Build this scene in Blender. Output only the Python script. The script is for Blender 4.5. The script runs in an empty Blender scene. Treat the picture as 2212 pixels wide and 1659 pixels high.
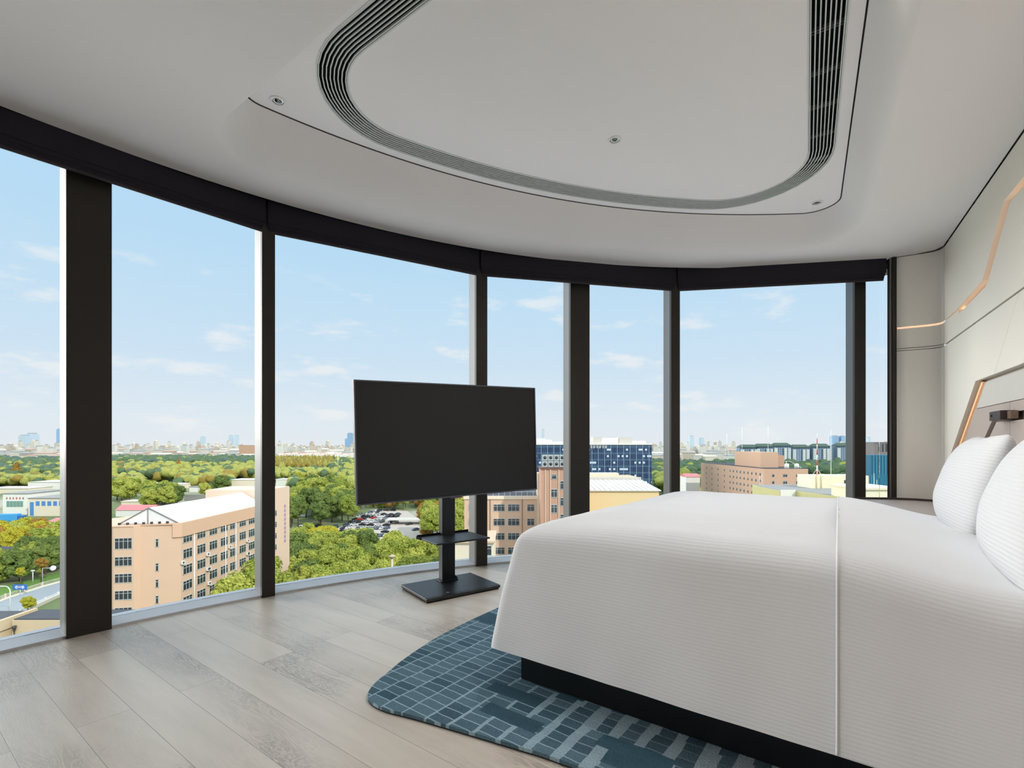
import bpy, bmesh, math, random
from mathutils import Vector, Matrix, noise as mnoise
from mathutils.geometry import tessellate_polygon
R2 = math.radians
sc = bpy.context.scene
COL = sc.collection
EYE = 1.1            # eye height above the room floor
GZ = -47.0           # street level

# ------------------------------------------------------------ camera, view
cd = bpy.data.cameras.new('camera'); cam = bpy.data.objects.new('camera', cd); COL.objects.link(cam)
cam.location = (0, 0, EYE); cam.rotation_euler = (R2(90), 0, 0)
cd.sensor_width = 36; cd.lens = 1070 / 2212 * 36; cd.shift_y = 130.5 / 2212
cd.clip_start = .05; cd.clip_end = 20000
sc.camera = cam
sc.view_settings.view_transform = 'Standard'; sc.view_settings.look = 'None'
sc.view_settings.exposure = 0.0; sc.view_settings.gamma = 1; sc.view_settings.use_curve_mapping = False
sc.cycles.max_bounces = 5; sc.cycles.diffuse_bounces = 4; sc.cycles.glossy_bounces = 2
sc.cycles.use_adaptive_sampling = True; sc.cycles.adaptive_threshold = .07; sc.cycles.adaptive_min_samples = 16
sc.cycles.transparent_max_bounces = 6; sc.cycles.transmission_bounces = 2
sc.cycles.caustics_reflective = False; sc.cycles.caustics_refractive = False
sc.cycles.sample_clamp_indirect = 6.0
sc.cycles.use_denoising = True

# ------------------------------------------------------------ node helpers
def nd(nt, t, **kw):
    n = nt.nodes.new(t)
    for k, v in kw.items():
        if k.startswith('i_'):
            key = k[2:]
            key = int(key) if key.isdigit() else key.replace('_', ' ')
            n.inputs[key].default_value = v
        else: setattr(n, k, v)
    return n
def ln(nt, a, b): nt.links.new(a, b)
def mth(nt, op, a, b=None, c=None, clamp=False):
    n = nt.nodes.new('ShaderNodeMath'); n.operation = op; n.use_clamp = clamp
    for i, v in enumerate((a, b, c)):
        if v is None: continue
        if isinstance(v, (int, float)): n.inputs[i].default_value = v
        else: ln(nt, v, n.inputs[i])
    return n.outputs[0]
def mixc(nt, f, a, b, typ='MIX'):
    n = nt.nodes.new('ShaderNodeMix'); n.data_type = 'RGBA'; n.blend_type = typ
    for sock, v in ((n.inputs[0], f), (n.inputs[6], a), (n.inputs[7], b)):
        if isinstance(v, (int, float)): sock.default_value = v
        elif isinstance(v, (tuple, list)): sock.default_value = tuple(v) + ((1,) if len(v) == 3 else ())
        else: ln(nt, v, sock)
    return n.outputs[2]
def ramp(nt, fac, stops, interp='LINEAR'):
    n = nt.nodes.new('ShaderNodeValToRGB'); n.color_ramp.interpolation = interp
    els = n.color_ramp.elements
    while len(els) < len(stops): els.new(.5)
    for e, (p, c) in zip(els, stops):
        e.position = p; e.color = tuple(c) + (1,) if len(c) == 3 else c
    ln(nt, fac, n.inputs[0]); return n.outputs[0]
def srgb(r, g, b):
    f = lambda c: (c / 255 / 12.92) if c / 255 <= .04045 else ((c / 255 + .055) / 1.055) ** 2.4
    return (f(r), f(g), f(b))
MATS = {}
def mat(name, col, rough=.6, metal=0., spec=.5, var=0., vscale=3., bump=0., bscale=40., emis=None, estr=0.):
    if name in MATS: return MATS[name]
    m = bpy.data.materials.new(name); m.use_nodes = True; nt = m.node_tree
    p = nt.nodes['Principled BSDF']
    p.inputs['Base Color'].default_value = tuple(col) + (1,)
    p.inputs['Roughness'].default_value = rough; p.inputs['Metallic'].default_value = metal
    p.inputs['Specular IOR Level'].default_value = spec
    tc = nd(nt, 'ShaderNodeTexCoord')
    if var:
        nz = nd(nt, 'ShaderNodeTexNoise', i_Scale=vscale, i_Detail=4.); ln(nt, tc.outputs['Object'], nz.inputs['Vector'])
        f = mth(nt, 'MULTIPLY_ADD', nz.outputs[0], 2 * var, 1 - var)
        c = nd(nt, 'ShaderNodeVectorMath', operation='SCALE'); c.inputs[0].default_value = col; ln(nt, f, c.inputs[3])
        ln(nt, c.outputs[0], p.inputs['Base Color'])
    if bump:
        nz = nd(nt, 'ShaderNodeTexNoise', i_Scale=bscale, i_Detail=3.); ln(nt, tc.outputs['Object'], nz.inputs['Vector'])
        b = nd(nt, 'ShaderNodeBump', i_Strength=bump, i_Distance=.01); ln(nt, nz.outputs[0], b.inputs['Height'])
        ln(nt, b.outputs[0], p.inputs['Normal'])
    if emis:
        p.inputs['Emission Color'].default_value = tuple(emis) + (1,); p.inputs['Emission Strength'].default_value = estr
    MATS[name] = m; return m

# ------------------------------------------------------------ sky and sun
SUN_TO = Vector((.60, -.55, .60)).normalized()
w = bpy.data.worlds.new('sky'); sc.world = w; w.use_nodes = True; nt = w.node_tree
bg = nt.nodes['Background']
tc = nd(nt, 'ShaderNodeTexCoord'); sp = nd(nt, 'ShaderNodeSeparateXYZ'); ln(nt, tc.outputs['Generated'], sp.inputs[0])
base = ramp(nt, mth(nt, 'MAXIMUM', sp.outputs[2], 0.), [(0, (.80, .85, .89)), (.05, (.76, .84, .905)), (.16, (.62, .78, .92)), (.34, (.50, .735, .93)), (.48, (.47, .73, .95)), (.62, (1.15, 1.35, 1.5)), (1, (1.2, 1.4, 1.6))])
# thin clouds low over the skyline: direction flattened so they stretch sideways
dv = nd(nt, 'ShaderNodeVectorMath', operation='MULTIPLY'); ln(nt, tc.outputs['Generated'], dv.inputs[0]); dv.inputs[1].default_value = (5.2, 5.2, 17.)
add = nd(nt, 'ShaderNodeVectorMath', operation='ADD'); ln(nt, dv.outputs[0], add.inputs[0]); add.inputs[1].default_value = (3.1, 8.6, 2.2)
n1 = nd(nt, 'ShaderNodeTexNoise', i_Scale=1.25, i_Detail=7., i_Roughness=.58); ln(nt, add.outputs[0], n1.inputs['Vector'])
cl = ramp(nt, n1.outputs[0], [(.53, (0, 0, 0)), (.68, (1, 1, 1))], 'EASE')
el = ramp(nt, sp.outputs[2], [(0, (.35,) * 3), (.06, (.8,) * 3), (.27, (.75,) * 3), (.34, (0,) * 3)])
cf = mth(nt, 'MULTIPLY', mth(nt, 'MULTIPLY', cl, el), .8)
skyc = mixc(nt, cf, base, (.92, .92, .91))
# a bank of added brightness in the unseen sky left, lighting the room
lf = nd(nt, 'ShaderNodeVectorMath', operation='DOT_PRODUCT'); ln(nt, tc.outputs['Generated'], lf.inputs[0]); lf.inputs[1].default_value = (-.938, .341, .06)
bank = ramp(nt, lf.outputs['Value'], [(.915, (0,) * 3), (.965, (1,) * 3)], 'EASE')
skyc = mixc(nt, bank, skyc, (11.2, 10.9, 10.4)); ln(nt, skyc, bg.inputs[0]); bg.inputs[1].default_value = 1.0
sd = bpy.data.lights.new('sun', 'SUN'); sd.energy = 2.75; sd.angle = R2(.6); sd.color = (1, .94, .85)
so = bpy.data.objects.new('sun', sd); COL.objects.link(so); so.rotation_euler = SUN_TO.to_track_quat('Z', 'Y').to_euler()

# added fill, unseen behind the camera: two uplighters (their stands are built below)
UPL = [(-2.3, -.75), (-1.0, -2.0)]
for i, (x, y) in enumerate(UPL):
    ld = bpy.data.lights.new('uplighter_light', 'AREA'); ld.shape = 'DISK'; ld.size = .34; ld.energy = 8; ld.color = (1, .955, .93); ld.spread = R2(170)
    lo = bpy.data.objects.new('uplighter_light', ld); COL.objects.link(lo); lo.location = (x, y, 1.86); lo.rotation_euler = (R2(180), 0, 0)

# beams of the recessed downlights (their fittings are built with the ceiling)
DLP = [(-1.309, 2.769), (.648, 3.122), (2.42, 3.935), (1.22, 2.03)]  # the last is an unseen fill light, added over the bed
for i, (x, y) in enumerate(DLP):
    ld = bpy.data.lights.new('downlight_beam', 'SPOT'); ld.energy = (26, 70, 76, 58)[i]; ld.color = (1, .965, .94); ld.spot_size = R2((105, 150, 100, 150)[i]); ld.spot_blend = 1.; ld.shadow_soft_size = .09
    lo = bpy.data.objects.new('downlight_beam', ld); COL.objects.link(lo); lo.location = (x, y, 3.0)

# ------------------------------------------------------------ mesh helpers
class MB:
    def __init__(s): s.v = []; s.f = []; s.mi = []; s.sm = []; s.uv = None
    def add(s, vs, fs, mi=0, smooth=False):
        o = len(s.v); s.v += [tuple(p) for p in vs]
        s.f += [tuple(i + o for i in f) for f in fs]; s.mi += [mi] * len(fs); s.sm += [smooth] * len(fs)
    def box(s, x0, x1, y0, y1, z0, z1, mi=0, F=None):
        vs = [(x, y, z) for z in (z0, z1) for y in (y0, y1) for x in (x0, x1)]
        if F: vs = [F(*p) for p in vs]
        s.add(vs, [(0, 2, 3, 1), (4, 5, 7, 6), (0, 1, 5, 4), (1, 3, 7, 5), (3, 2, 6, 7), (2, 0, 4, 6)], mi)
    def prism(s, poly, z0, z1, mi=0, mtop=None, cap=True, smooth=False):
        n = len(poly)
        a = sum(poly[i][0] * poly[(i + 1) % n][1] - poly[(i + 1) % n][0] * poly[i][1] for i in range(n))
        if a < 0: poly = poly[::-1]
        vs = [(p[0], p[1], z0) for p in poly] + [(p[0], p[1], z1) for p in poly]
        s.add(vs, [(i, (i + 1) % n, n + (i + 1) % n, n + i) for i in range(n)], mi, smooth)
        if cap:
            tri = tessellate_polygon([[Vector((p[0], p[1], 0)) for p in poly]])
            s.add(vs, [], 0); o = len(s.v) - 2 * n
            for t in tri:
                t = list(t)
                p, q, r = (poly[k] for k in t)
                if (q[0]-p[0])*(r[1]-p[1]) - (q[1]-p[1])*(r[0]-p[0]) < 0: t.reverse()
                s.f += [tuple(o + n + k for k in t), tuple(o + k for k in reversed(t))]
                s.mi += [mi if mtop is None else mtop, mi]; s.sm += [False, False]
    def tube(s, pts, r, k=8, mi=0, cap=True, r2=None):
        pts = [Vector(p) for p in pts]; n = len(pts); vs = []
        for i, p in enumerate(pts):
            d = (pts[min(i + 1, n - 1)] - pts[max(i - 1, 0)]).normalized()
            a = d.orthogonal().normalized() if abs(d.z) < .99 else Vector((1, 0, 0))
            if i and abs(d.z) < .99:
                a = (la - d * la.dot(d)).normalized()
            la = a; b = d.cross(a)
            rr = r if r2 is None else r + (r2 - r) * i / (n - 1)
            vs += [p + (a * math.cos(2 * math.pi * j / k) + b * math.sin(2 * math.pi * j / k)) * rr for j in range(k)]
        fs = [(i * k + j, i * k + (j + 1) % k, (i + 1) * k + (j + 1) % k, (i + 1) * k + j) for i in range(n - 1) for j in range(k)]
        if cap: fs += [tuple(reversed(range(k))), tuple((n - 1) * k + j for j in range(k))]
        s.add(vs, fs, mi, True)
    def lathe(s, prof, c=(0, 0, 0), k=20, mi=0):
        n = len(prof); vs = [(c[0] + r * math.cos(2 * math.pi * j / k), c[1] + r * math.sin(2 * math.pi * j / k), c[2] + z) for r, z in prof for j in range(k)]
        s.add(vs, [(i * k + j, i * k + (j + 1) % k, (i + 1) * k + (j + 1) % k, (i + 1) * k + j) for i in range(n - 1) for j in range(k)], mi, True)
    def build(s, name, mats, parent=None, bevel=0., seg=2, loc=None):
        me = bpy.data.meshes.new(name); me.from_pydata(s.v, [], s.f)
        me.polygons.foreach_set('material_index', s.mi); me.polygons.foreach_set('use_smooth', s.sm)
        for m in (mats if isinstance(mats, (list, tuple)) else [mats]): me.materials.append(m)
        if s.uv:
            ul = me.uv_layers.new(name='uv')
            for li, l in enumerate(me.loops): ul.data[li].uv = s.uv[l.vertex_index]
        me.update()
        o = bpy.data.objects.new(name, me); COL.objects.link(o)
        if parent: o.parent = parent
        if loc: o.location = loc
        if bevel:
            b = o.modifiers.new('bevel', 'BEVEL'); b.width = bevel; b.segments = seg; b.limit_method = 'ANGLE'; b.angle_limit = R2(40)
        return o
def tag(o, label=None, cat=None, group=None, kind=None):
    if label: o['label'] = label
    if cat: o['category'] = cat
    if group: o['group'] = group
    if kind: o['kind'] = kind
    return o
def struct(o): o['kind'] = 'structure'; return o
def thing(name, label, cat, loc=(0, 0, 0), rz=0, group=None):
    o = bpy.data.objects.new(name, None); COL.objects.link(o); o.empty_display_size = .1
    o.location = loc; o.rotation_euler = (0, 0, rz); return tag(o, label, cat, group)
def copy_tree(o, parent=None, loc=None, rz=None, label=None, group=None, scale=None):
    c = o.copy(); COL.objects.link(c); c.parent = parent
    if loc is not None: c.location = loc
    if rz is not None: c.rotation_euler = (0, 0, rz)
    if scale is not None: c.scale = scale if isinstance(scale, tuple) else (scale,) * 3
    if label: c['label'] = label
    if group: c['group'] = group
    for ch in o.children: copy_tree(ch, c)
    return c
def box_ob(name, m, dims, parent=None, bevel=0.):
    b = MB(); b.box(*dims); return b.build(name, m, parent, bevel)

# ------------------------------------------------------------ room frames of reference (metres)
CX, CY = 1.955, -.81                      # centre of the curved window wall
W = Vector((.512, .859)); N = Vector((.859, -.512))     # along / into the headboard wall
U = Vector((.803, -.596)); V = Vector((.596, .803))     # plank and bed directions
B0 = Vector((.0406, 2.286))               # foot corner of the bed base
NW = 1.02                                 # the headboard wall plane N.p = NW
def arc(r, a0, a1, n): return [(CX + r * math.cos(R2(a0 + (a1 - a0) * i / n)), CY + r * math.sin(R2(a0 + (a1 - a0) * i / n))) for i in range(n + 1)]
def uv2(u, v): p = B0 + U * u + V * v; return (p.x, p.y)
def FW(s, d, h):                          # wall frame: s along, d out of the wall into the room, h up
    p = N * (NW - d) + W * s; return (p.x, p.y, h)
A_END, A_BACK, A_GLASS = 73.4, 200., 166.

# ------------------------------------------------------------ materials of the room
def m_floor():
    m = bpy.data.materials.new('grey_oak_planks'); m.use_nodes = True; nt = m.node_tree; p = nt.nodes['Principled BSDF']
    tc = nd(nt, 'ShaderNodeTexCoord'); mp = nd(nt, 'ShaderNodeMapping'); ln(nt, tc.outputs['Object'], mp.inputs[0])
    mp.inputs['Rotation'].default_value = (0, 0, -math.atan2(U.y, U.x))
    mp.inputs['Location'].default_value = (.35, -.355 + .178 * 40, 0)
    br = nd(nt, 'ShaderNodeTexBrick', offset=.37, i_Scale=1., i_Mortar_Size=.0010, i_Mortar_Smooth=.3, i_Bias=0., i_Brick_Width=2.15, i_Row_Height=.178)
    br.inputs['Color1'].default_value = (0, 0, 0, 1); br.inputs['Color2'].default_value = (1, 1, 1, 1); br.inputs['Mortar'].default_value = (.5, .5, .5, 1)
    ln(nt, mp.outputs[0], br.inputs['Vector'])
    st = nd(nt, 'ShaderNodeMapping'); ln(nt, mp.outputs[0], st.inputs[0]); st.inputs['Scale'].default_value = (1.3, 9., 1)
    off = nd(nt, 'ShaderNodeVectorMath', operation='ADD'); ln(nt, st.outputs[0], off.inputs[0])
    sc_ = nd(nt, 'ShaderNodeVectorMath', operation='SCALE'); ln(nt, br.outputs[0], sc_.inputs[0]); sc_.inputs[3].default_value = 7.; ln(nt, sc_.outputs[0], off.inputs[1])
    g = nd(nt, 'ShaderNodeTexNoise', i_Scale=1.6, i_Detail=5., i_Roughness=.62, i_Distortion=1.4); ln(nt, off.outputs[0], g.inputs['Vector'])
    rings = mth(nt, 'FRACT', mth(nt, 'MULTIPLY', g.outputs[0], 11.))
    rg = ramp(nt, rings, [(0, (0,) * 3), (.5, (1,) * 3), (1, (0,) * 3)])
    fine = nd(nt, 'ShaderNodeTexNoise', i_Scale=60., i_Detail=3.)
    fm = nd(nt, 'ShaderNodeMapping'); ln(nt, mp.outputs[0], fm.inputs[0]); fm.inputs['Scale'].default_value = (.12, 1., 1); ln(nt, fm.outputs[0], fine.inputs['Vector'])
    cloud = nd(nt, 'ShaderNodeTexNoise', i_Scale=1.3, i_Detail=3.); ln(nt, off.outputs[0], cloud.inputs['Vector'])
    pt = nd(nt, 'ShaderNodeTexNoise', i_Scale=1.1, i_Detail=2.); ln(nt, mp.outputs[0], pt.inputs['Vector'])
    patch = mth(nt, 'MULTIPLY', ramp(nt, pt.outputs[0], [(.46, (.10,) * 3), (.60, (1,) * 3)]), mth(nt, 'MULTIPLY_ADD', mth(nt, 'GREATER_THAN', br.outputs[0], .35), .55, .10))
    c0 = mixc(nt, cloud.outputs[0], srgb(202, 190, 175), srgb(242, 230, 214))
    c1 = mixc(nt, mth(nt, 'MULTIPLY', rg, patch), c0, srgb(112, 105, 96))
    c2 = mixc(nt, mth(nt, 'MULTIPLY', fine.outputs[0], .18), c1, srgb(190, 184, 176))
    c3 = mixc(nt, mth(nt, 'MULTIPLY', br.outputs[0], .11), c2, srgb(118, 110, 101))
    c4 = mixc(nt, br.outputs['Fac'], c3, srgb(128, 122, 115)); ln(nt, c4, p.inputs['Base Color'])
    p.inputs['Roughness'].default_value = .33; p.inputs['Specular IOR Level'].default_value = .6
    b = nd(nt, 'ShaderNodeBump', i_Strength=.25, i_Distance=.002); ln(nt, mth(nt, 'SUBTRACT', mth(nt, 'MULTIPLY', rg, .3), br.outputs['Fac']), b.inputs['Height']); ln(nt, b.outputs[0], p.inputs['Normal'])
    return m
def m_linen(name, period, depth, col=(.80, .81, .83)):
    m = bpy.data.materials.new(name); m.use_nodes = True; nt = m.node_tree; p = nt.nodes['Principled BSDF']
    u = nd(nt, 'ShaderNodeUVMap'); s = nd(nt, 'ShaderNodeSeparateXYZ'); ln(nt, u.outputs[0], s.inputs[0])
    k = mth(nt, 'SINE', mth(nt, 'MULTIPLY', s.outputs[1], 2 * math.pi / period))
    k = mth(nt, 'MULTIPLY_ADD', k, .5, .5)
    ln(nt, mixc(nt, k, tuple(c * .975 for c in col), col), p.inputs['Base Color'])
    p.inputs['Roughness'].default_value = .75; p.inputs['Sheen Weight'].default_value = .15; p.inputs['Specular IOR Level'].default_value = .25
    tc = nd(nt, 'ShaderNodeTexCoord'); nz = nd(nt, 'ShaderNodeTexNoise', i_Scale=2.2, i_Detail=4.); ln(nt, tc.outputs['Object'], nz.inputs['Vector'])
    b = nd(nt, 'ShaderNodeBump', i_Strength=.32, i_Distance=depth); ln(nt, k, b.inputs['Height'])
    b2 = nd(nt, 'ShaderNodeBump', i_Strength=.2, i_Distance=.015); ln(nt, nz.outputs[0], b2.inputs['Height']); ln(nt, b.outputs[0], b2.inputs['Normal'])
    ln(nt, b2.outputs[0], p.inputs['Normal']); return m
def m_rug():
    m = bpy.data.materials.new('teal_tufted_rug'); m.use_nodes = True; nt = m.node_tree; p = nt.nodes['Principled BSDF']
    tc = nd(nt, 'ShaderNodeTexCoord'); mp = nd(nt, 'ShaderNodeMapping'); ln(nt, tc.outputs['Object'], mp.inputs[0])
    dn = nd(nt, 'ShaderNodeTexNoise', i_Scale=7., i_Detail=2.); ln(nt, tc.outputs['Object'], dn.inputs['Vector'])
    ds = nd(nt, 'ShaderNodeVectorMath', operation='SCALE'); ln(nt, dn.outputs['Color'], ds.inputs[0]); ds.inputs[3].default_value = .022
    da = nd(nt, 'ShaderNodeVectorMath', operation='ADD'); ln(nt, mp.outputs[0], da.inputs[0]); ln(nt, ds.outputs[0], da.inputs[1])
    s = nd(nt, 'ShaderNodeSeparateXYZ'); ln(nt, da.outputs[0], s.inputs[0]); u, v = s.outputs[0], s.outputs[1]
    cw, ch = .105, .052
    cu = mth(nt, 'DIVIDE', u, cw); ci = mth(nt, 'FLOOR', cu); fu = mth(nt, 'FRACT', cu)
    wn = nd(nt, 'ShaderNodeTexWhiteNoise', noise_dimensions='1D'); ln(nt, ci, wn.inputs['W'])
    cv = mth(nt, 'ADD', mth(nt, 'DIVIDE', v, ch), wn.outputs['Value']); cj = mth(nt, 'FLOOR', cv); fv = mth(nt, 'FRACT', cv)
    # pale seam between the columns: a thread by the foot, a wide band further along the bed
    t = ramp(nt, mth(nt, 'DIVIDE', mth(nt, 'ADD', u, .2), 1.2), [(0, (0,) * 3), (.3, (.12,) * 3), (.5, (.45,) * 3), (1, (.6,) * 3)])
    cmb = nd(nt, 'ShaderNodeCombineXYZ'); ln(nt, ci, cmb.inputs[0]); ln(nt, mth(nt, 'FLOOR', mth(nt, 'MULTIPLY', cv, .34)), cmb.inputs[1])
    wn2 = nd(nt, 'ShaderNodeTexWhiteNoise', noise_dimensions='2D'); ln(nt, cmb.outputs[0], wn2.inputs['Vector'])
    wd = mth(nt, 'ADD', mth(nt, 'MULTIPLY', t, mth(nt, 'MULTIPLY_ADD', wn2.outputs['Value'], .5, .5)), .075)
    seam = mth(nt, 'LESS_THAN', fu, wd)
    thin = mth(nt, 'LESS_THAN', fv, .09)
    # dark raised blocks lying along the bed
    bv = mth(nt, 'DIVIDE', v, .078); bj = mth(nt, 'FLOOR', bv)
    wb = nd(nt, 'ShaderNodeTexWhiteNoise', noise_dimensions='1D'); ln(nt, bj, wb.inputs['W'])
    bu = mth(nt, 'ADD', mth(nt, 'DIVIDE', u, .27), mth(nt, 'MULTIPLY', wb.outputs['Value'], 3.)); bi = mth(nt, 'FLOOR', bu)
    cb = nd(nt, 'ShaderNodeCombineXYZ'); ln(nt, bi, cb.inputs[0]); ln(nt, bj, cb.inputs[1])
    wk = nd(nt, 'ShaderNodeTexWhiteNoise', noise_dimensions='2D'); ln(nt, cb.outputs[0], wk.inputs['Vector'])
    lowu = mth(nt, 'LESS_THAN', u, .9)
    block = mth(nt, 'MULTIPLY', mth(nt, 'LESS_THAN', wk.outputs['Value'], .13), lowu)
    nb = mth(nt, 'SUBTRACT', 1., block)
    cc = nd(nt, 'ShaderNodeCombineXYZ'); ln(nt, ci, cc.inputs[0]); ln(nt, cj, cc.inputs[1])
    wc = nd(nt, 'ShaderNodeTexWhiteNoise', noise_dimensions='2D'); ln(nt, cc.outputs[0], wc.inputs['Vector'])
    cell = mixc(nt, wc.outputs['Value'], srgb(66, 94, 108), srgb(100, 128, 141))
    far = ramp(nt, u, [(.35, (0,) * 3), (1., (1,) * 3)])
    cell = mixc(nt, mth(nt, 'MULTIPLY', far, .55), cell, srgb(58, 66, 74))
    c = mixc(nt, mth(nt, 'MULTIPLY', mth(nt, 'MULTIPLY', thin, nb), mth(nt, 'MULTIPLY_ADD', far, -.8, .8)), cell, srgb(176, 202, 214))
    c = mixc(nt, mth(nt, 'MULTIPLY', mth(nt, 'MULTIPLY', seam, nb), .8), c, mixc(nt, far, srgb(164, 190, 203), srgb(156, 168, 176)))
    c = mixc(nt, mth(nt, 'MULTIPLY', block, .9), c, srgb(60, 90, 104))
    pile = nd(nt, 'ShaderNodeTexNoise', i_Scale=170., i_Detail=3.); ln(nt, tc.outputs['Object'], pile.inputs['Vector'])
    c = mixc(nt, .5, c, mixc(nt, 1., c, mixc(nt, pile.outputs[0], (.05,) * 3, (1.95,) * 3), 'MULTIPLY'))
    ln(nt, c, p.inputs['Base Color']); p.inputs['Roughness'].default_value = .95; p.inputs['Specular IOR Level'].default_value = .1
    edge = mth(nt, 'MULTIPLY', thin, -.6)
    h = mth(nt, 'ADD', mth(nt, 'ADD', edge, mth(nt, 'MULTIPLY', block, .9)), mth(nt, 'MULTIPLY', pile.outputs[0], .8))
    b = nd(nt, 'ShaderNodeBump', i_Strength=.8, i_Distance=.006); ln(nt, h, b.inputs['Height']); ln(nt, b.outputs[0], p.inputs['Normal'])
    return m
def m_glass():
    m = bpy.data.materials.new('window_glass'); m.use_nodes = True; nt = m.node_tree; nt.nodes.remove(nt.nodes['Principled BSDF'])
    o = nt.nodes['Material Output']; t = nd(nt, 'ShaderNodeBsdfTransparent'); t.inputs[0].default_value = (.985, .99, .99, 1)
    g = nd(nt, 'ShaderNodeBsdfGlossy', i_Roughness=.0); g.inputs[0].default_value = (1, 1, 1, 1)
    f = nd(nt, 'ShaderNodeFresnel', i_IOR=1.12); x = nd(nt, 'ShaderNodeMixShader')
    ln(nt, f.outputs[0], x.inputs[0]); ln(nt, t.outputs[0], x.inputs[1]); ln(nt, g.outputs[0], x.inputs[2]); ln(nt, x.outputs[0], o.inputs[0]); return m
PAINT = mat('white_ceiling_paint', (.86, .835, .835), .8, spec=.2)
BLACK = mat('black_void', (.008, .008, .009), .8, spec=.1)
BRONZE = mat('dark_bronze_metal', srgb(50, 46, 42), .45, .35, .4)
ALU = mat('grey_anodised_metal', srgb(136, 138, 141), .45, .25, .5)
BLIND = mat('navy_black_blind_fabric', srgb(44, 42, 50), .85, spec=.2, bump=.3, bscale=300)
STONE = mat('pale_sill_stone', srgb(205, 207, 212), .35, var=.04, vscale=6)
WALLP = mat('cream_wall_panel', srgb(241, 237, 229), .6, spec=.3)
COPPER = mat('warm_copper_strip', srgb(226, 176, 130), .3, .5)
LINEN = m_linen('striped_white_linen', .0125, .0012); SATEEN = m_linen('white_pillow_sateen', .014, .0035)
# ------------------------------------------------------------ the shell of the room
room_floor = arc(5.79, A_END, A_BACK, 60) + [(N * NW + W * -3.2)[:], (N * (NW + .1) + W * -3.2)[:], (N * (NW + .1) + W * 4.36)[:]]
b = MB(); b.prism(room_floor, -.2, 0); struct(b.build('floor', m_floor()))
def ring(r0, r1, a0, a1, z0, z1, n, name, m):
    b = MB(); b.prism(arc(r0, a0, a1, n) + arc(r1, a1, a0, n), z0, z1); return struct(b.build(name, m))
ring(5.765, 6.02, 71.5, A_BACK, -.2, .014, 60, 'trim_1', STONE)                   # pale stone strip under the glass

# ceiling tray: outlines bounded by the window arc, a line along the headboard wall and a line along the planks
def outline(r, n0, v0, rl, rr, rn=.3, na=56, nf=12, nl=16):
    c = Vector((CX, CY))
    # fillet by the left corner (arc + v-line): centre on V.p = v0+rl at distance r-rl from c
    def meet(dirv, off, rad, axis, sign):
        q = r - rad; base = dirv * off; d = base - c
        bq = d.dot(axis); cc = d.length_squared - q * q; t = -bq + sign * math.sqrt(bq * bq - cc); return base + axis * t
    # frame of v-line: direction V as unit normal, U as axis (V is unit, U is unit)
    cl = meet(V, v0 + rl, rl, U, -1); cr = meet(N, n0 - rr, rr, W, 1)
    # near corner of the two lines
    det = N.x * V.y - N.y * V.x
    a_, b_ = n0 - rn, v0 + rn
    cn = Vector(((a_ * V.y - b_ * N.y) / det, (N.x * b_ - V.x * a_) / det))
    def fil(cc, r_, d0, d1, n):
        a0 = math.atan2(d0.y, d0.x); a1 = math.atan2(d1.y, d1.x)
        while a1 - a0 > math.pi: a1 -= 2 * math.pi
        while a1 - a0 < -math.pi: a1 += 2 * math.pi
        return [cc + Vector((math.cos(a0 + (a1 - a0) * i / n), math.sin(a0 + (a1 - a0) * i / n))) * r_ for i in range(n + 1)]
    fl = fil(cl, rl, -V, (cl - c).normalized(), nf); fr = fil(cr, rr, (cr - c).normalized(), N, nf); fn = fil(cn, rn, N, -V, nf)
    p0 = fl[-1] - c; p1 = fr[0] - c; a0 = math.atan2(p0.y, p0.x); a1 = math.atan2(p1.y, p1.x)
    pts = fl + [c + Vector((math.cos(a0 + (a1 - a0) * i / na), math.sin(a0 + (a1 - a0) * i / na))) * r for i in range(1, na)] + fr
    pts += [fr[-1].lerp(fn[0], i / nl) for i in range(1, nl)] + fn + [fn[-1].lerp(fl[0], i / nl) for i in range(1, nl)]
    return [(p.x, p.y) for p in pts]
HC, HT = 2.82, 3.02                        # lower ceiling, tray ceiling
WC = [(N * NW + W * 5.60)[:], (3.748, 4.392), (3.681, 4.456), (3.53, 4.544)]
ceil_out = arc(5.64, 73.6, A_BACK, 60) + [(N * NW + W * -3.2)[:], (N * (NW - .006) + W * -3.2)[:], (N * (NW - .006) + W * 5.59)[:]]
ceil_out += [(p[0] - .004, p[1] - .007) for p in WC[1:3]]
def holed(b, outer, hole, z, up=False):
    o = [Vector((p[0], p[1], 0)) for p in outer]; h = [Vector((p[0], p[1], 0)) for p in hole]
    tri = tessellate_polygon([o, h]); base = [(p.x, p.y, z) for p in o + h]
    fs = []
    for t in tri:
        p, q, r = (base[k] for k in t); cr = (q[0]-p[0])*(r[1]-p[1]) - (q[1]-p[1])*(r[0]-p[0])
        t = tuple(t) if (cr > 0) == up else tuple(reversed(t)); fs.append(t)
    b.add(base, fs)
def loft(b, loops, smooth=True, mi=0):
    n = len(loops[0][0]); vs = []
    for pts, z in loops: vs += [(p[0], p[1], z) for p in pts]
    b.add(vs, [(i * n + j, i * n + (j + 1) % n, (i + 1) * n + (j + 1) % n, (i + 1) * n + j) for i in range(len(loops) - 1) for j in range(n)], mi, smooth)
b = MB(); prof = []
for k in range(15):                        # soft lip, slope, soft shoulder
    t = k / 14
    e = t ** 1.7
    r = 5.29 + (4.95 - 5.29) * t; n0 = .385 + (.229 - .385) * t; v0 = 1.19 + (1.245 - 1.19) * t
    rl = .34 - .2 * t; rr = .46 - .27 * t
    z = HC + (HT - .004 - HC) * e
    prof.append((outline(r, n0, v0, rl, rr, .4 - .08 * t), z))
holed(b, ceil_out, prof[0][0], HC)
loft(b, prof)
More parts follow.
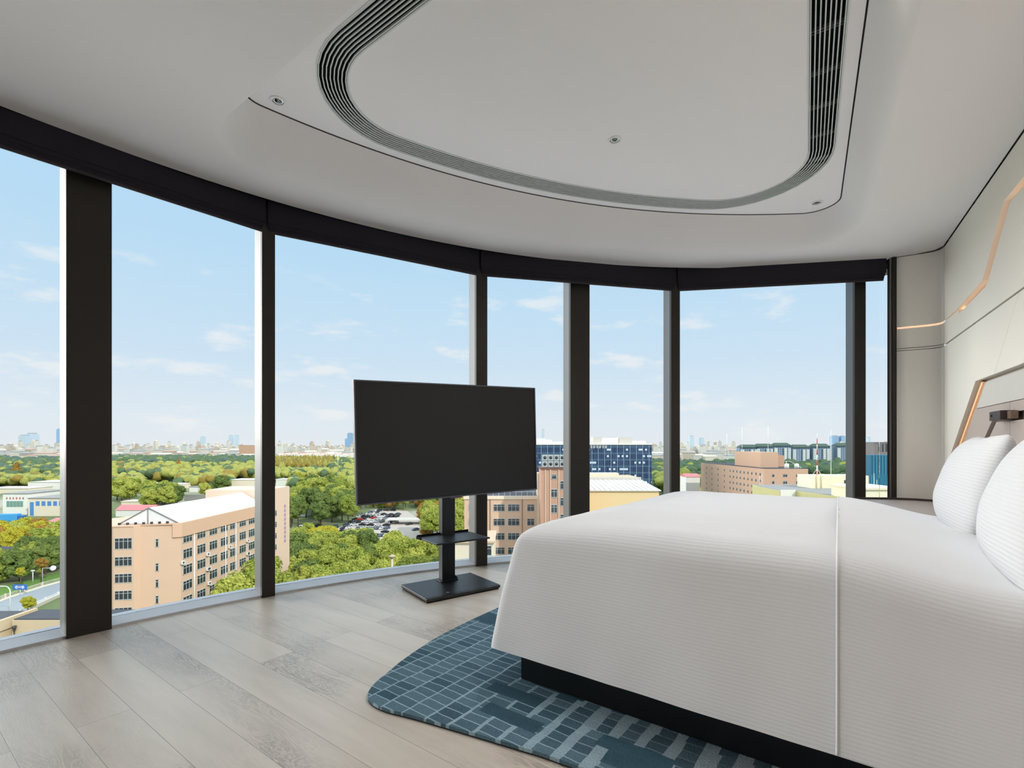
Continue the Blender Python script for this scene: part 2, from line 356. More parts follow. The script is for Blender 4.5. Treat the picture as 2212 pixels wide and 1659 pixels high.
lip = outline(4.95, .229, 1.245, .14, .19, .32); gap2 = outline(4.942, .221, 1.253, .132, .182, .31)
b2 = MB(); loft(b2, [(lip, HT - .004), (lip, HT + .02), (gap2, HT + .02), (gap2, HT)], False)
vo = outline(4.872, .157, 1.355, .563, .573, .453); vi = outline(4.718, .004, 1.508, .41, .42, .3)
b3 = MB(); holed(b3, gap2, vo, HT); o3 = len(b3.v)
tri = tessellate_polygon([[Vector((p[0], p[1], 0)) for p in vi]])
b3.add([(p[0], p[1], HT) for p in vi], [t for t in tri])
ce = struct(b.build('ceiling', PAINT)); o = b2.build('shadow_gap', mat('shadow_gap_grey', (.10, .095, .09), .9)); o.parent = ce
o = b3.build('tray_panel', PAINT); o.parent = ce
# closed roof slab above everything, and the blind pocket
slab = arc(6.1, 70, A_BACK + 3, 50) + [(N * (NW + .3) + W * -3.6)[:], (N * (NW + .3) + W * 5.95)[:]]
b = MB(); b.prism(slab, 3.22, 3.5); o = b.build('roof_slab', BLACK, ce)
ring(5.86, 6.06, 70, A_BACK, 2.80, 3.22, 60, 'trim_2', BRONZE)                    # head of the curtain wall behind the blinds
b = MB(); b.prism(arc(5.64, 72, A_BACK, 60) + arc(5.655, A_BACK, 72, 60), HC - .001, 3.22); struct(b.build('trim_3', BLACK))
b = MB(); b.prism(arc(5.80, A_GLASS + .5, A_BACK + 1, 16) + arc(6.0, A_BACK + 1, A_GLASS + .5, 16), 0, 3.22); struct(b.build('wall_left', mat('dark_walnut_panel', srgb(92, 76, 64), .5)))  # opaque and dark, added here to keep light off the bed side
b = MB(); b.prism([(3.80, 4.44), (3.61, 4.60), (3.56, 4.95), (4.3, 4.95), (4.4, 4.2), (3.86, 4.36)], HC + .005, 3.22); struct(b.build('trim_21', BLACK))  # added black blocker, closes a light leak above the wall corner
# back wall behind the camera
b = MB(); pB = arc(5.9, A_BACK, A_BACK + 1, 1)[0]; pE = (N * NW + W * -3.2)
dd = (Vector(pB) - pE); nn = Vector((dd.y, -dd.x)).normalized() * .1
if nn.y > 0: nn = -nn
b.prism([pB, pE[:], (pE + nn)[:], (Vector(pB) + nn)[:]], 0, 3.22); struct(b.build('wall_back', mat('dark_walnut_panel', srgb(92, 76, 64), .5)))  # dark tone set to cut bounce light from behind the camera

# ------------------------------------------------------------ curtain wall: panes, mullions
GL = m_glass()
MULL = [(140.25, .205), (130.45, .088), (113.15, .075), (103.05, .125), (93.25, .10), (83.25, .095)]
# measured faces (pixel pairs of the inner faces turned into angles)
def ang(px, r=5.74):
    a = (px - 1106) / 1070; A = a * a + 1; Bq = -2 * (a * CX + CY); Cq = CX * CX + CY * CY - r * r
    t = (-Bq + math.sqrt(Bq * Bq - 4 * A * Cq)) / (2 * A); return math.degrees(math.atan2(t - CY, a * t - CX)), Vector((a * t, t))
FACES = [(143, 242), (566, 594.5), (1029, 1053), (1232.5, 1274), (1450, 1469), (1846.5, 1870.5)]
angs = []
for (xa, xb) in FACES:
    a0, p0 = ang(xa); a1, p1 = ang(xb); angs.append(((a0 + a1) / 2, (p1 - p0).length))
edges_a = [A_END + .2] + sorted(a for a, _ in angs) + [149.9, 158, A_GLASS]
for i, (a0, a1) in enumerate(zip(edges_a[:-1], edges_a[1:])):
    b = MB(); n = 8; b.prism(arc(5.95, a0, a1, n) + arc(5.962, a1, a0, n), .014, 2.84, cap=True); struct(b.build('window_%d' % (i + 1), GL))
def mullion(a, wd, z0=0.0, z1=2.9, depth=.205, r=5.74):
    c, s_ = math.cos(R2(a)), math.sin(R2(a)); rad = Vector((c, s_)); tan = Vector((s_, -c)); P = Vector((CX, CY)) + rad * r
    F = lambda x, y, z: ((P + tan * x + rad * y).x, (P + tan * x + rad * y).y, z)
    b = MB(); b.box(-wd / 2, wd / 2, 0, .05, z0, z1, 0, F)
    m = b.build('trim_%d' % (mullion.k), BRONZE, None, .003); struct(m)
    b = MB(); b.box(-wd / 2 + .004, wd / 2 - .004, .0501, depth + .02, z0, z1, 0, F)
    b.build('side_plate', ALU, m); mullion.k += 1
mullion.k = 4
for a, wd in angs: mullion(a, wd)
for a, wd in ((149.9, .09), (158, .2), (A_GLASS, .09)): mullion(a, wd)
# end jamb beside the headboard wall
jb = Vector((3.505, 4.56)); b = MB()
F = lambda x, y, z: (jb.x + x, jb.y + y, z)
b.box(-.012, .022, -.02, .05, 0, 2.86, 0, F); jm = b.build('trim_20', BRONZE); struct(jm)
b = MB(); F2 = lambda x, y, z: (jb.x + x + y * .62, jb.y + y * .78, z); b.box(-.028, -.012, .0, .24, 0, 2.86, 0, F2); b.build('side_plate', ALU, jm)

# ------------------------------------------------------------ headboard wall
b = MB(); fw = lambda s, d, h: FW(s, d, h)
b.box(-3.2, 5.75, -.16, -.05, 0, 3.22, 0, fw)
wr = struct(b.build('wall_right', mat('cream_wall_backing', srgb(196, 186, 172), .8)))
# return of the wall towards the glass: gently curved, built as tall strips with grooves
def curved(z0, z1, off, name, m, parent):
    P = [Vector(N * NW + W * 5.60), Vector((3.757, 4.318)), Vector((3.765, 4.345)), Vector((3.762, 4.372)), Vector((3.748, 4.398)), Vector((3.72, 4.425)), Vector((3.681, 4.450)), Vector((3.60, 4.497)), Vector((3.526, 4.540))]
    Q = [p + Vector((.10, .14)) for p in P]
    P = [p + Vector((.53, .85)) * off for p in P]
    b = MB(); n = len(P); vs = [(p.x, p.y, z) for z in (z0, z1) for p in P + Q]
    m2 = 2 * n; loop = list(range(n)) + [2 * n - 1 - k for k in range(n)]
    b.add(vs, [(loop[i], loop[(i + 1) % m2], loop[(i + 1) % m2] + m2, loop[i] + m2) for i in range(m2)], 0, True)
    b.add(vs, [tuple(reversed(loop)), tuple(k + m2 for k in loop)]) ; o = b.build(name, m, parent); 
    return o
for z0, z1 in ((0, 1.952), (1.958, 1.972), (1.978, 2.155), (2.172, HC - .008)): curved(z0, z1, 0, 'curved_panel', WALLP, wr)
curved(.0, HC + .3, .012, 'groove_backing', mat('groove_grey', srgb(120, 112, 102), .8), wr)
def panel(poly, d0, d1, name, m, parent, bev=.0015):     # poly in (s,h) on the wall
    b = MB(); n = len(poly)
    a = sum(poly[i][0] * poly[(i + 1) % n][1] - poly[(i + 1) % n][0] * poly[i][1] for i in range(n))
    if a < 0: poly = poly[::-1]
    vs = [FW(s, d1, h) for s, h in poly] + [FW(s, d0, h) for s, h in poly]
    b.add(vs, [tuple(range(n))[::-1], tuple(range(n, 2 * n))] + [(i, (i + 1) % n, n + (i + 1) % n, n + i) for i in range(n)])
    o = b.build(name, m, parent, bev); 
    bm = bmesh.new(); bm.from_mesh(o.data); bmesh.ops.recalc_face_normals(bm, faces=bm.faces); bm.to_mesh(o.data); bm.free(); return o
S0, S1 = -3.2, 5.60
curved(2.155, 2.172, .006, 'led_strip', mat('soft_led', (1, .8, .6), .5, emis=(1, .60, .36), estr=.7), wr)
INSET = mat('inset_panel_leatherette', srgb(214, 211, 205), .55, spec=.3)
PAD = mat('taupe_padded_leather', srgb(190, 178, 172), .6, spec=.3, bump=.15, bscale=120)
GLOW = mat('warm_led_diffuser', (1, .86, .7), .5, emis=(1, .62, .34), estr=2.6)
panel([(S0, HC - .008), (S1, HC - .008), (S1, 2.172), (5.2, 2.172), (4.52, 2.211), (4.095, 2.57), (S0, 2.57)], -.05, 0, 'upper_panel', WALLP, wr)
panel([(S0, 2.52), (3.99, 2.52), (4.398, 2.172), (4.46, 2.152), (5.12, 2.124), (5.135, 2.158), (S1, 2.160), (S1, 1.966), (S0, 1.966)], -.05, 0, 'middle_panel', WALLP, wr)
panel([(3.838, 1.953), (S1, 1.953), (S1, .86), (4.68, 1.547), (4.274, 1.547)], -.05, 0, 'lower_panel', WALLP, wr)
panel([(S0, 1.953), (3.835, 1.953), (4.270, 1.547), (S0, 1.547)], -.05, 0, 'lower_panel', WALLP, wr)
panel([(S0, 2.545), (4.04, 2.545), (4.455, 2.19), (5.13, 2.15), (5.13, 2.142), (4.44, 2.18), (4.02, 2.535), (S0, 2.535)], -.044, -.040, 'led_strip', GLOW, wr)
panel([(5.12, 2.170), (5.6, 2.170), (5.6, 2.162), (5.12, 2.162)], -.044, -.040, 'led_strip', GLOW, wr)
panel([(S0, 2.58), (4.1, 2.58), (4.53, 2.22), (5.6, 2.19), (5.6, 2.10), (4.4, 2.12), (3.9, 2.5), (S0, 2.5)], -.050, -.046, 'copper_strip', COPPER, wr)
panel([(4.68, 1.545), (5.6, .86), (5.6, .6), (5.55, .62), (4.548, 1.525)], -.045, -.025, 'copper_strip', COPPER, wr)
panel([(4.62, 1.53), (5.6, .80), (5.6, .79), (4.60, 1.53)], -.024, -.018, 'led_strip', mat('dim_led_diffuser', (1, .8, .6), .5, emis=(1, .6, .3), estr=.45), wr)
BAR = mat('brown_recess', srgb(112, 92, 82), .6)
HBD = thing('headboard', 'pale padded wall-mounted headboard with taupe leather lower band behind the pillows', 'headboard', FW(2.5, 0, .4))
HBD.location = (0, 0, 0)
panel([(4.535, 1.525), (S0, 1.525), (S0, 1.357), (4.752, 1.357)], -.045, -.02, 'upper_pad', INSET, HBD)
for a, c in ((S0, 4.043), (4.049, None)):
    if c: panel([(c, 1.352), (a, 1.352), (a, 1.291), (c, 1.291)], -.045, -.015, 'leather_pad', PAD, HBD); panel([(a, 1.24), (c, 1.24), (c, .45), (a, .45)], -.045, -.015, 'leather_pad', PAD, HBD)
    else:
        panel([(4.757, 1.352), (a, 1.352), (a, 1.291), (4.34, 1.291), (4.389, 1.246), (4.99, .84), (5.39, .84)], -.045, -.015, 'leather_pad', PAD, HBD)
        panel([(a, 1.24), (4.294, 1.242), (4.90, .84), (4.90, .45), (a, .45)], -.045, -.015, 'leather_pad', PAD, HBD)
panel([(S0, 1.30), (4.5, 1.30), (5.2, .84), (5.2, .7), (S0, .7)], -.048, -.035, 'recess_backing', BAR, HBD)
# small reading lamp on the headboard
t = thing('reading_lamp', 'small dark brown box-shaped reading lamp fixed to the headboard above the far pillow', 'lamp', FW(4.06, 0, 1.245))
t.location = (0, 0, 0)
LB = mat('dark_bronze_lamp', srgb(66, 56, 56), .45, .3)
b = MB(); b.box(3.955, 4.155, -.016, .05, 1.245, 1.30, 0, fw); b.build('lamp_body', LB, t, .002)
b = MB(); b.box(4.10, 4.112, .0502, .053, 1.268, 1.280, 0, fw); b.build('switch', BLACK, t)
b = MB(); b.box(3.90, 3.953, -.014, .02, 1.25, 1.295, 0, fw); b.build('bracket', mat('lamp_bracket', srgb(150, 126, 112), .4, .4), t)

# ------------------------------------------------------------ air vent in the tray
def lerpo(t):                                                  # an outline between the vent's outer and inner edge
    l = lambda a, c: a + (c - a) * t
    return outline(l(4.872, 4.718), l(.157, .004), l(1.355, 1.508), l(.563, .41), l(.573, .42), l(.453, .3))
vt = thing('air_vent', 'long looping linear slot air vent with pale slats set into the ceiling tray', 'vent')
b = MB(); loft(b, [(vo, HT), (vo, HT + .09), (vi, HT + .09), (vi, HT)], False); b.build('duct', BLACK, vt)
SLAT = mat('pale_vent_slat', srgb(205, 208, 206), .45, spec=.4)
fr_ = MB()
for t0, t1 in ((-.02, .03), (.97, 1.02)):
    loft(fr_, [(lerpo(t0), HT - .003), (lerpo(t1), HT - .003), (lerpo(t1), HT + .02), (lerpo(t0), HT + .02), (lerpo(t0), HT - .003)], False)
fr_.build('frame', SLAT, vt)
NS = 8
for k in range(NS):
    c = (k + .5) / NS; h = .019; b = MB()
    loft(b, [(lerpo(c - h), HT - .001), (lerpo(c + h), HT - .001), (lerpo(c + h), HT + .006), (lerpo(c - h), HT + .006), (lerpo(c - h), HT - .001)], False)
    b.build('slat', SLAT, vt)
BR = mat('grey_vent_bracket', srgb(120, 124, 122), .5)
for s_ in [.60 + .31 * i for i in range(10)]:
    for ds in (0, .018):
        b = MB(); F = lambda n_, w_, z: ((N * n_ + W * w_).x, (N * n_ + W * w_).y, z)
        w0 = s_ + ds + .9; b.box(.006, .155, w0, w0 + .004, HT + .030, HT + .046, 0, F); b.build('bracket', BR, vt)

# ------------------------------------------------------------ downlights
CHR = mat('dark_chrome_reflector', (.35, .35, .34), .12, 1.)
def downlight(x, y, label):
    t = thing('downlight', label, 'downlight', (x, y, HT), 0, 'recessed ceiling downlights')
    b = MB(); b.lathe([(.044, .0), (.044, -.003), (.033, -.004), (.031, .002)], k=28); b.build('trim_ring', PAINT, t)
    b = MB(); b.lathe([(.031, -.0005), (.027, -.002), (.018, -.0005), (.0165, -.0004)], k=28); b.build('reflector', CHR, t)
    b = MB(); b.lathe([(.0165, -.0012), (.008, -.0016), (.0, -.0017)], k=20); b.build('lens', mat('lamp_lens', (.02, .02, .02), .08), t)
    return t
def cp(px, py, h):                                             # a measured point on a level plane h
    z = (h - EYE) * 1070 / (960 - py); return ((px - 1106) / 1070 * z, z)
LBX = ['recessed downlight in the tray above the middle of the bed, out of the photo']
for q, lb in zip(DLP[3:], LBX): downlight(q[0], q[1], lb)
for (px, py, lb) in ((600, 218, 'round chrome downlight by the sharp corner of the ceiling tray'), (1328, 302, 'round chrome downlight alone in the middle of the tray inside the vent loop'), (1764, 438, 'round chrome downlight in the tray corner nearest the headboard wall')):
    x, y = cp(px, py, HT); downlight(x, y, lb)

# ------------------------------------------------------------ folded blinds
edge = [A_END + .45, 93.25, 113.1, 130.45, 150.0, 170.0, A_BACK]
lbs = ['navy black roman blind folded up at the end beside the headboard wall', 'navy black roman blind folded up over the broad central column', 'navy black roman blind folded up above the television', 'navy black roman blind folded up over the broad dark column furthest from the bed', None, None]
BAR_M = mat('blind_bottom_bar', srgb(52, 44, 50), .5, .3)
for i in range(4):
    a0, a1 = edge[i], edge[i + 1]; rr = 5.715 if i < 3 else 5.72
    p = Vector((CX, CY)) + Vector((math.cos(R2(a0)), math.sin(R2(a0)))) * rr; q = Vector((CX, CY)) + Vector((math.cos(R2(a1)), math.sin(R2(a1)))) * rr
    if i == 0: p = Vector((3.47, 4.575))
    d = (q - p).normalized(); L = (q - p).length; g = Vector((CX, CY)) - (p + q) / 2; nn = Vector((-d.y, d.x)); nn = nn if nn.dot(g) > 0 else -nn
    F = lambda x, y, z, p=p, d=d, nn=nn: ((p + d * x + nn * y).x, (p + d * x + nn * y).y, z)
    t = thing('roman_blind', lbs[i], 'blind', (0, 0, 0), 0, 'folded roman blinds along the curved glass')
    e0, e1 = .008, L - .008
    b = MB(); b.box(e0, e1, -.028, .0, 2.688, 3.05, 0, F); b.build('front_fold', BLIND, t, .004)
    b = MB(); b.box(e0 + .006, e1 - .006, -.034, -.010, 2.662, 2.70, 0, F); b.build('fold', BLIND, t, .004)
    b = MB(); b.box(e0 + .010, e1 - .010, -.040, -.018, 2.640, 2.68, 0, F); b.build('fold', BLIND, t, .004)
    b = MB(); b.box(e0 + .012, e1 - .012, -.036, -.024, 2.622, 2.65, 0, F); b.build('bottom_bar', BAR_M, t, .003)

# ------------------------------------------------------------ rug
pts = [(-.46, -.50), (-.40, -.535), (-.30, -.54), (-.138, -.502), (.264, -.425), (.467, -.395), (1.0, -.36), (1.6, -.36), (2.1, -.38)]
pts += [(2.1, 2.25), (1.2, 2.30), (.2, 2.33), (-.15, 2.33), (-.35, 2.25), (-.50, 2.1), (-.60, 1.75), (-.68, 1.3), (-.70, .74), (-.672, .187), (-.60, -.16), (-.545, -.32), (-.51, -.42)]
def smooth_loop(P, n=6):
    out = []; m = len(P)
    for i in range(m):
        p0, p1, p2, p3 = (Vector(P[(i + k - 1) % m]) for k in range(4))
        if (p2 - p1).length > 1.9: out.append(p1); continue
        for j in range(n):
            t = j / n; out.append(.5 * ((2 * p1) + (p2 - p0) * t + (2 * p0 - 5 * p1 + 4 * p2 - p3) * t * t + (3 * p1 - p0 - 3 * p2 + p3) * t ** 3))
    return out
rp = smooth_loop(pts); rot = math.atan2(U.y, U.x)
rg = thing('area_rug', 'blue teal tufted rug with a grid of pale lines under the bed', 'rug', (B0.x, B0.y, 0), rot)
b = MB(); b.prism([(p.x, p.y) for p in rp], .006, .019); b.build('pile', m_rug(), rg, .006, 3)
b = MB(); b.prism([(p.x * 1.0, p.y) for p in rp], .0005, .006); b.build('backing', mat('rug_backing', (.02, .022, .025), .9), rg)

# ------------------------------------------------------------ bed
def FB(u, v, z): p = B0 + U * u + V * v; return (p.x, p.y, z)
bed = thing('bed', 'wide double bed on a black plinth base under white linen', 'bed', (B0.x, B0.y, 0), rot)
BW = 1.86
BK = mat('black_bed_base', (.006, .007, .009), .35, spec=.35)
b = MB(); b.box(0, 1.97, 0, BW, .0195, .34); b.build('base', BK, bed, .004)
b = MB(); b.box(.03, 1.97, .02, BW - .02, .34, .62); b.build('mattress', mat('white_mattress', (.7, .7, .7), .8), bed, .05, 4)
def drop(u): t = min(max((u - 1.12) / .5, 0), 1); return .075 * t * t * (3 - 2 * t)
PROF = [(-.10, .172), (-.097, .20), (-.092, .235), (-.085, .28), (-.078, .33), (-.07, .38), (-.062, .43), (-.052, .48), (-.042, .53), (-.032, .585), (-.024, .63), (-.016, .662), (-.004, .684), (.016, .701), (.045, .717), (.09, .735), (.15, .753), (.22, .768), (.30, .780), (.40, .787)]
def drape(name, u_end, grow, m, parent, cut=None, thick=0., nu=110, nv=96):
    K = len(PROF); vs = []; uvs = []
    arcl = [0.]
    for k in range(1, K): arcl.append(arcl[-1] + math.hypot(PROF[k][0] - PROF[k-1][0], PROF[k][1] - PROF[k-1][1]))
    for j in range(nv + 1):
        for i in range(nu + 1):
            k = min(i, nu - i, j, nv - j, K - 1)
            o, z = PROF[k]; o -= grow
            u0, u1, v0, v1 = .0 + o, u_end - o, .0 + o, BW - o
            fu = (i - k) / (nu - 2 * k); fv = (j - k) / (nv - 2 * k)
            u = u0 + (u1 - u0) * fu; v = v0 + (v1 - v0) * fv
            rad = .012 + .06 * max(0, min(1, (k - 10) / 8))
            # round the plan corners of each ring
            for cu, su in ((u0, 1), (u1, -1)):
                for cv, sv in ((v0, 1), (v1, -1)):
                    du, dv = (u - cu) * su, (v - cv) * sv
                    if du < rad and dv < rad and k < K - 1:
                        q = Vector((du - rad, dv - rad)); 
                        if q.length > 1e-6: q = q.normalized() * rad; u = cu + su * (rad + q.x); v = cv + sv * (rad + q.y)
            hang = 1 - min(1, max(0, (z - .2) / .5))
            nzv = mnoise.noise(Vector((u * 2.1, v * 2.1, z * 1.3 + 3)))
            n2 = mnoise.noise(Vector((u * 6., v * 6., z * 2 + 9)))
            wu = min(1, max(0, u / .45)); wu = wu * wu * (3 - 2 * wu); ds = min(v - v0, v1 - v)
            zz = z + grow * .8 + wu * .030 * math.exp(-((o + grow - .05) / .07) ** 2) * (1 if (j <= k or j >= nv - k) and k > 9 else 0)
            if k >= K - 6: zz += .008 * nzv + .003 * n2 + (.006 if k == K - 1 else 0)
            # side billow
            if k < K - 5:
                amp = .010 * nzv + .004 * n2 * hang
                if j <= k or j >= nv - k: v += amp * (-1 if j <= k else 1)
                elif i <= k or i >= nu - k: u += amp * (-1 if i <= k else 1)
                zz += .004 * mnoise.noise(Vector((u * 3, v * 3, 5)))
            if cut is None:                                      # gathered a little where the fold-over starts
                g = math.exp(-((u - 1.2) / .09) ** 2) * math.exp(-((v + .02) / .2) ** 2); zz += g * .0025 * math.sin(v * 45 + z * 30)
            d = drop(u) * min(1, max(0, (zz - .3) / .4))
            zz -= d
            vs.append((u, v, zz)); 
            if j <= i and j <= nu - i or True:
                q = arcl[k] if k < K - 1 else arcl[-1] + (v - PROF[-1][0])
                uvs.append((u, q))
    fs = [(j * (nu + 1) + i, j * (nu + 1) + i + 1, (j + 1) * (nu + 1) + i + 1, (j + 1) * (nu + 1) + i) for j in range(nv) for i in range(nu)]
    b = MB(); b.add(vs, fs, 0, True); b.uv = uvs
    o = b.build(name, m, parent)
    if cut:
        bm = bmesh.new(); bm.from_mesh(o.data)
        p, n_ = cut; bmesh.ops.bisect_plane(bm, geom=bm.verts[:] + bm.edges[:] + bm.faces[:], plane_co=p, plane_no=n_, clear_inner=True)
        bmesh.ops.remove_doubles(bm, verts=bm.verts, dist=.005)
        rim = sorted([v_.co.copy() for v_ in bm.verts if abs((v_.co - Vector(p)).dot(Vector(n_).normalized())) < .0015 and v_.co.z > .17], key=lambda c: math.atan2(c.z - .1, c.y - BW / 2))
        pb = MB(); pb.tube([(c.x - .002, c.y + (-.003 if c.y < .1 else 0), c.z + (.003 if c.z > .7 else 0)) for c in rim], .0038, 6); pb.build('piping', mat('white_piping', (.86, .86, .87), .6), parent)
        bm.to_mesh(o.data); bm.free()
    if thick:
        s_ = o.modifiers.new('thick', 'SOLIDIFY'); s_.thickness = thick; s_.offset = 0
        e_ = o.modifiers.new('crisp_rim', 'EDGE_SPLIT'); e_.split_angle = R2(50)
    return o
dv = thing('duvet', 'white finely striped duvet hanging to just above the bed base, folded over near the pillows', 'duvet', (B0.x, B0.y, 0), rot)
drape('duvet_cover', 1.55, 0, LINEN, dv, thick=.006)
drape('folded_flap', 1.98, .014, LINEN, dv, cut=((1.225, 0, 0), (1, .055, .0)), thick=.006, nu=120)
# ------------------------------------------------------------ pillows
def pillow(name, label, loc, rz, tilt, w_=.84, h_=.50, T=.115, seed=0):
    nx, ny = 48, 36
    t = thing(name, label, 'pillow', loc, rz, 'white striped pillows standing against the headboard')
    b = MB(); uvs = []; vs = []; fs = []
    for side in (1, -1):
        o = len(vs)
        for j in range(ny + 1):
            for i in range(nx + 1):
                x = -1 + 2 * i / nx; y = -1 + 2 * j / ny
                th = T * ((1 - abs(x) ** 2.6) ** .55) * ((1 - abs(y) ** 2.4) ** .55)
                th *= 1 + .10 * mnoise.noise(Vector((x * 1.7 + seed, y * 1.7, side))) * .6
                th += .02 * (1 - y) * .5 * (1 - x * x)
                if abs(x) == 1 or abs(y) == 1: th = 0
                px = w_ / 2 * x * (1 - .055 * (1 - y * y) * abs(x)); py = h_ / 2 * y * (1 - .10 * (1 - x * x) * (1 if y > 0 else .4))
                cr_ = 1 - .07 * (abs(x) ** 7) * (abs(y) ** 7); px *= cr_; py *= cr_; py += .004 * mnoise.noise(Vector((x * 2 + seed, y, 7)))
                P = Vector((px, side * -th, py))
                P.rotate(Matrix.Rotation(tilt, 3, 'X')); P.z += h_ / 2 * math.cos(tilt)
                vs.append(tuple(P)); uvs.append((px, h_ / 2 * y + .3))
        for j in range(ny):
            for i in range(nx):
                f = (o + j * (nx + 1) + i, o + j * (nx + 1) + i + 1, o + (j + 1) * (nx + 1) + i + 1, o + (j + 1) * (nx + 1) + i)
                fs.append(f if side == 1 else f[::-1])
    b.add(vs, fs, 0, True); b.uv = uvs; o = b.build('pillowcase', SATEEN, t)
    bm = bmesh.new(); bm.from_mesh(o.data); bmesh.ops.remove_doubles(bm, verts=bm.verts, dist=.0004); bm.to_mesh(o.data); bm.free()
    return t
rzp = math.atan2(V.y, V.x)     # pillow's x axis along the headboard, its front (-y side) towards the foot
def pl(name, label, u, v, z, tilt, **k):
    p = B0 + U * u + V * v; pillow(name, label, (p.x, p.y, z), rzp, tilt, **k)
pl('pillow', 'white striped pillow standing next to the window side of the bed', 1.69, 1.36, .67, R2(15), seed=1, w_=.90)
pl('pillow', 'white striped pillow in front, cut off by the edge of the photo', 1.74, .425, .665, R2(15), seed=4, w_=.86, T=.105)
# ------------------------------------------------------------ low cabinet by the window end of the headboard
CAB = mat('greige_cabinet_top', srgb(176, 168, 164), .5, var=.03)
poly = [(2.72, 3.80), (3.15, 4.52), (3.38, 4.50), (3.50, 4.46), (3.60, 4.41), (3.70, 4.29), (3.43, 3.80), (3.13, 3.30)]
t = thing('bedside_cabinet', 'low greige cabinet fitted into the corner between window and headboard wall', 'cabinet')
b = MB(); b.prism(poly, .06, .585); b.build('body', CAB, t, .003)
b = MB(); b.prism([(2.70, 3.79), (3.14, 4.535), (3.39, 4.515), (3.51, 4.475), (3.61, 4.425), (3.712, 4.30), (3.44, 3.79), (3.13, 3.28)], .585, .600); b.build('top', CAB, t, .003)
b = MB(); e = [(3.14, 4.535), (3.39, 4.515), (3.51, 4.475), (3.61, 4.425), (3.712, 4.30)]
b.prism(e + [(x - .012, y - .016) for x, y in reversed(e)], .600, .618); b.build('back_rail', mat('dark_rail', srgb(58, 48, 44), .5), t)
b = MB(); b.prism([(2.78, 3.82), (3.17, 4.46), (3.58, 4.36), (3.40, 3.84), (3.12, 3.38)], 0, .06); b.build('plinth', BLACK, t)

# ------------------------------------------------------------ television on its stand
SA = Vector((.812, .584)); SBk = Vector((-.584, .812))       # along the plate / away from the camera
BLK = mat('black_powder_coat', srgb(30, 31, 34), .42, .2, .45)
BLG = mat('black_gloss_edge', (.006, .006, .007), .12, spec=.6)
tv = thing('television_stand', 'black television floor stand with small shelf and wide flat foot plate', 'stand', (-.588, 3.41, 0), math.atan2(SA.y, SA.x))
L_, D_ = .615, .44
b = MB(); b.box(0, L_, 0.012, D_, .012, .034); b.build('foot_plate', BLK, tv, .004)
b = MB(); b.box(.0, L_, .0, .0118, .010, .032); b.build('glossy_edge', BLG, tv, .003)
b = MB(); b.box(.01, L_ - .01, .01, D_ - .01, .0, .012); b.build('rubber_base', BLACK, tv)
b = MB(); b.lathe([(.0, .001), (.009, .001), (.010, .004), (.006, .006), (0, .0065)], (.19, .045, .034), 16); b.build('knob', ALU, tv)
px_, py_ = .345, .345
b = MB(); b.box(px_ - .055, px_ + .055, py_ - .03, py_ + .03, .034, 1.30); b.build('pole', mat('black_pole', (.007, .007, .010), .4, spec=.4), tv, .004)
b = MB(); b.box(px_ - .058, px_ - .0552, py_ - .028, py_ + .028, .05, 1.3); b.build('side_rail', mat('satin_side_rail', srgb(72, 74, 76), .35, .6), tv)  # thin plate, lighter than the pole, over its left face
b = MB(); b.box(px_ - .075, px_ + .075, py_ - .042, py_ + .05, .034, .042)
b.add([(px_ + .0555, py_ - .02, .042), (px_ + .0555, py_ + .02, .042), (px_ + .09, py_ - .02, .042), (px_ + .09, py_ + .02, .042), (px_ + .0555, py_ - .02, .075), (px_ + .0555, py_ + .02, .075)], [(0, 2, 4), (1, 5, 3), (0, 1, 3, 2), (2, 3, 5, 4), (0, 4, 5, 1)])
b.build('pole_bracket', BLK, tv, .002)
b = MB(); b.box(px_ - .25, px_ + .20, py_ - .31, py_ + .01, .385, .397); b.build('shelf', BLK, tv, .003)
b = MB(); b.box(px_ - .25, px_ + .20, py_ + .0101, py_ + .016, .385, .412); b.box(px_ - .256, px_ - .2502, py_ - .06, py_ + .016, .385, .405); b.build('shelf_rim', BLACK, tv)
b = MB(); b.box(px_ - .20, px_ + .20, py_ - .052, py_ - .0305, 1.0, 1.34); b.build('mount_plate', BLACK, tv, .003)
# the screen: measured left and right edges, hangs a touch lower on its left
TL = Vector((-1.116, 3.555)) * .955; TD = Vector((.837, .547)); TW = 1.528; TH = .866
th = thing('television', 'large flat black television with thin grey frame standing before the windows', 'television', (TL.x, TL.y, 0), math.atan2(TD.y, TD.x))
th.rotation_mode = 'XYZ'; z0 = EYE - .442 * .955
th.location = (TL.x, TL.y, z0)
th.rotation_euler = Matrix.Rotation(math.atan2(TD.y, TD.x), 3, 'Z').to_4x4().to_euler()
th.rotation_euler = (Matrix.Rotation(math.atan2(TD.y, TD.x), 4, 'Z') @ Matrix.Rotation(-R2(1.42), 4, 'Y')).to_euler()
GF = mat('grey_tv_frame', srgb(84, 84, 92), .35, .5)
b = MB(); bz = .010
for q in ((0, TW, 0, bz), (0, TW, TH - bz, TH)): b.box(q[0], q[1], -.004, .03, q[2], q[3])
for q in ((0, bz, bz, TH - bz), (TW - bz, TW, bz, TH - bz)): b.box(q[0], q[1], -.004, .03, q[2], q[3])
b.build('bezel', GF, th)
b = MB(); b.box(bz, TW - bz, .002, .012, bz, TH - bz); b.build('screen', mat('black_screen', (.012, .012, .0125), .42, spec=.35), th)
b = MB(); b.box(.02, TW - .02, .03, .045, .02, TH - .02); b.build('back_shell', BLACK, th, .006)
b = MB(); b.box(TW * .47, TW * .53, -.002, .008, -.008, -.0002); b.build('sensor', GF, th)

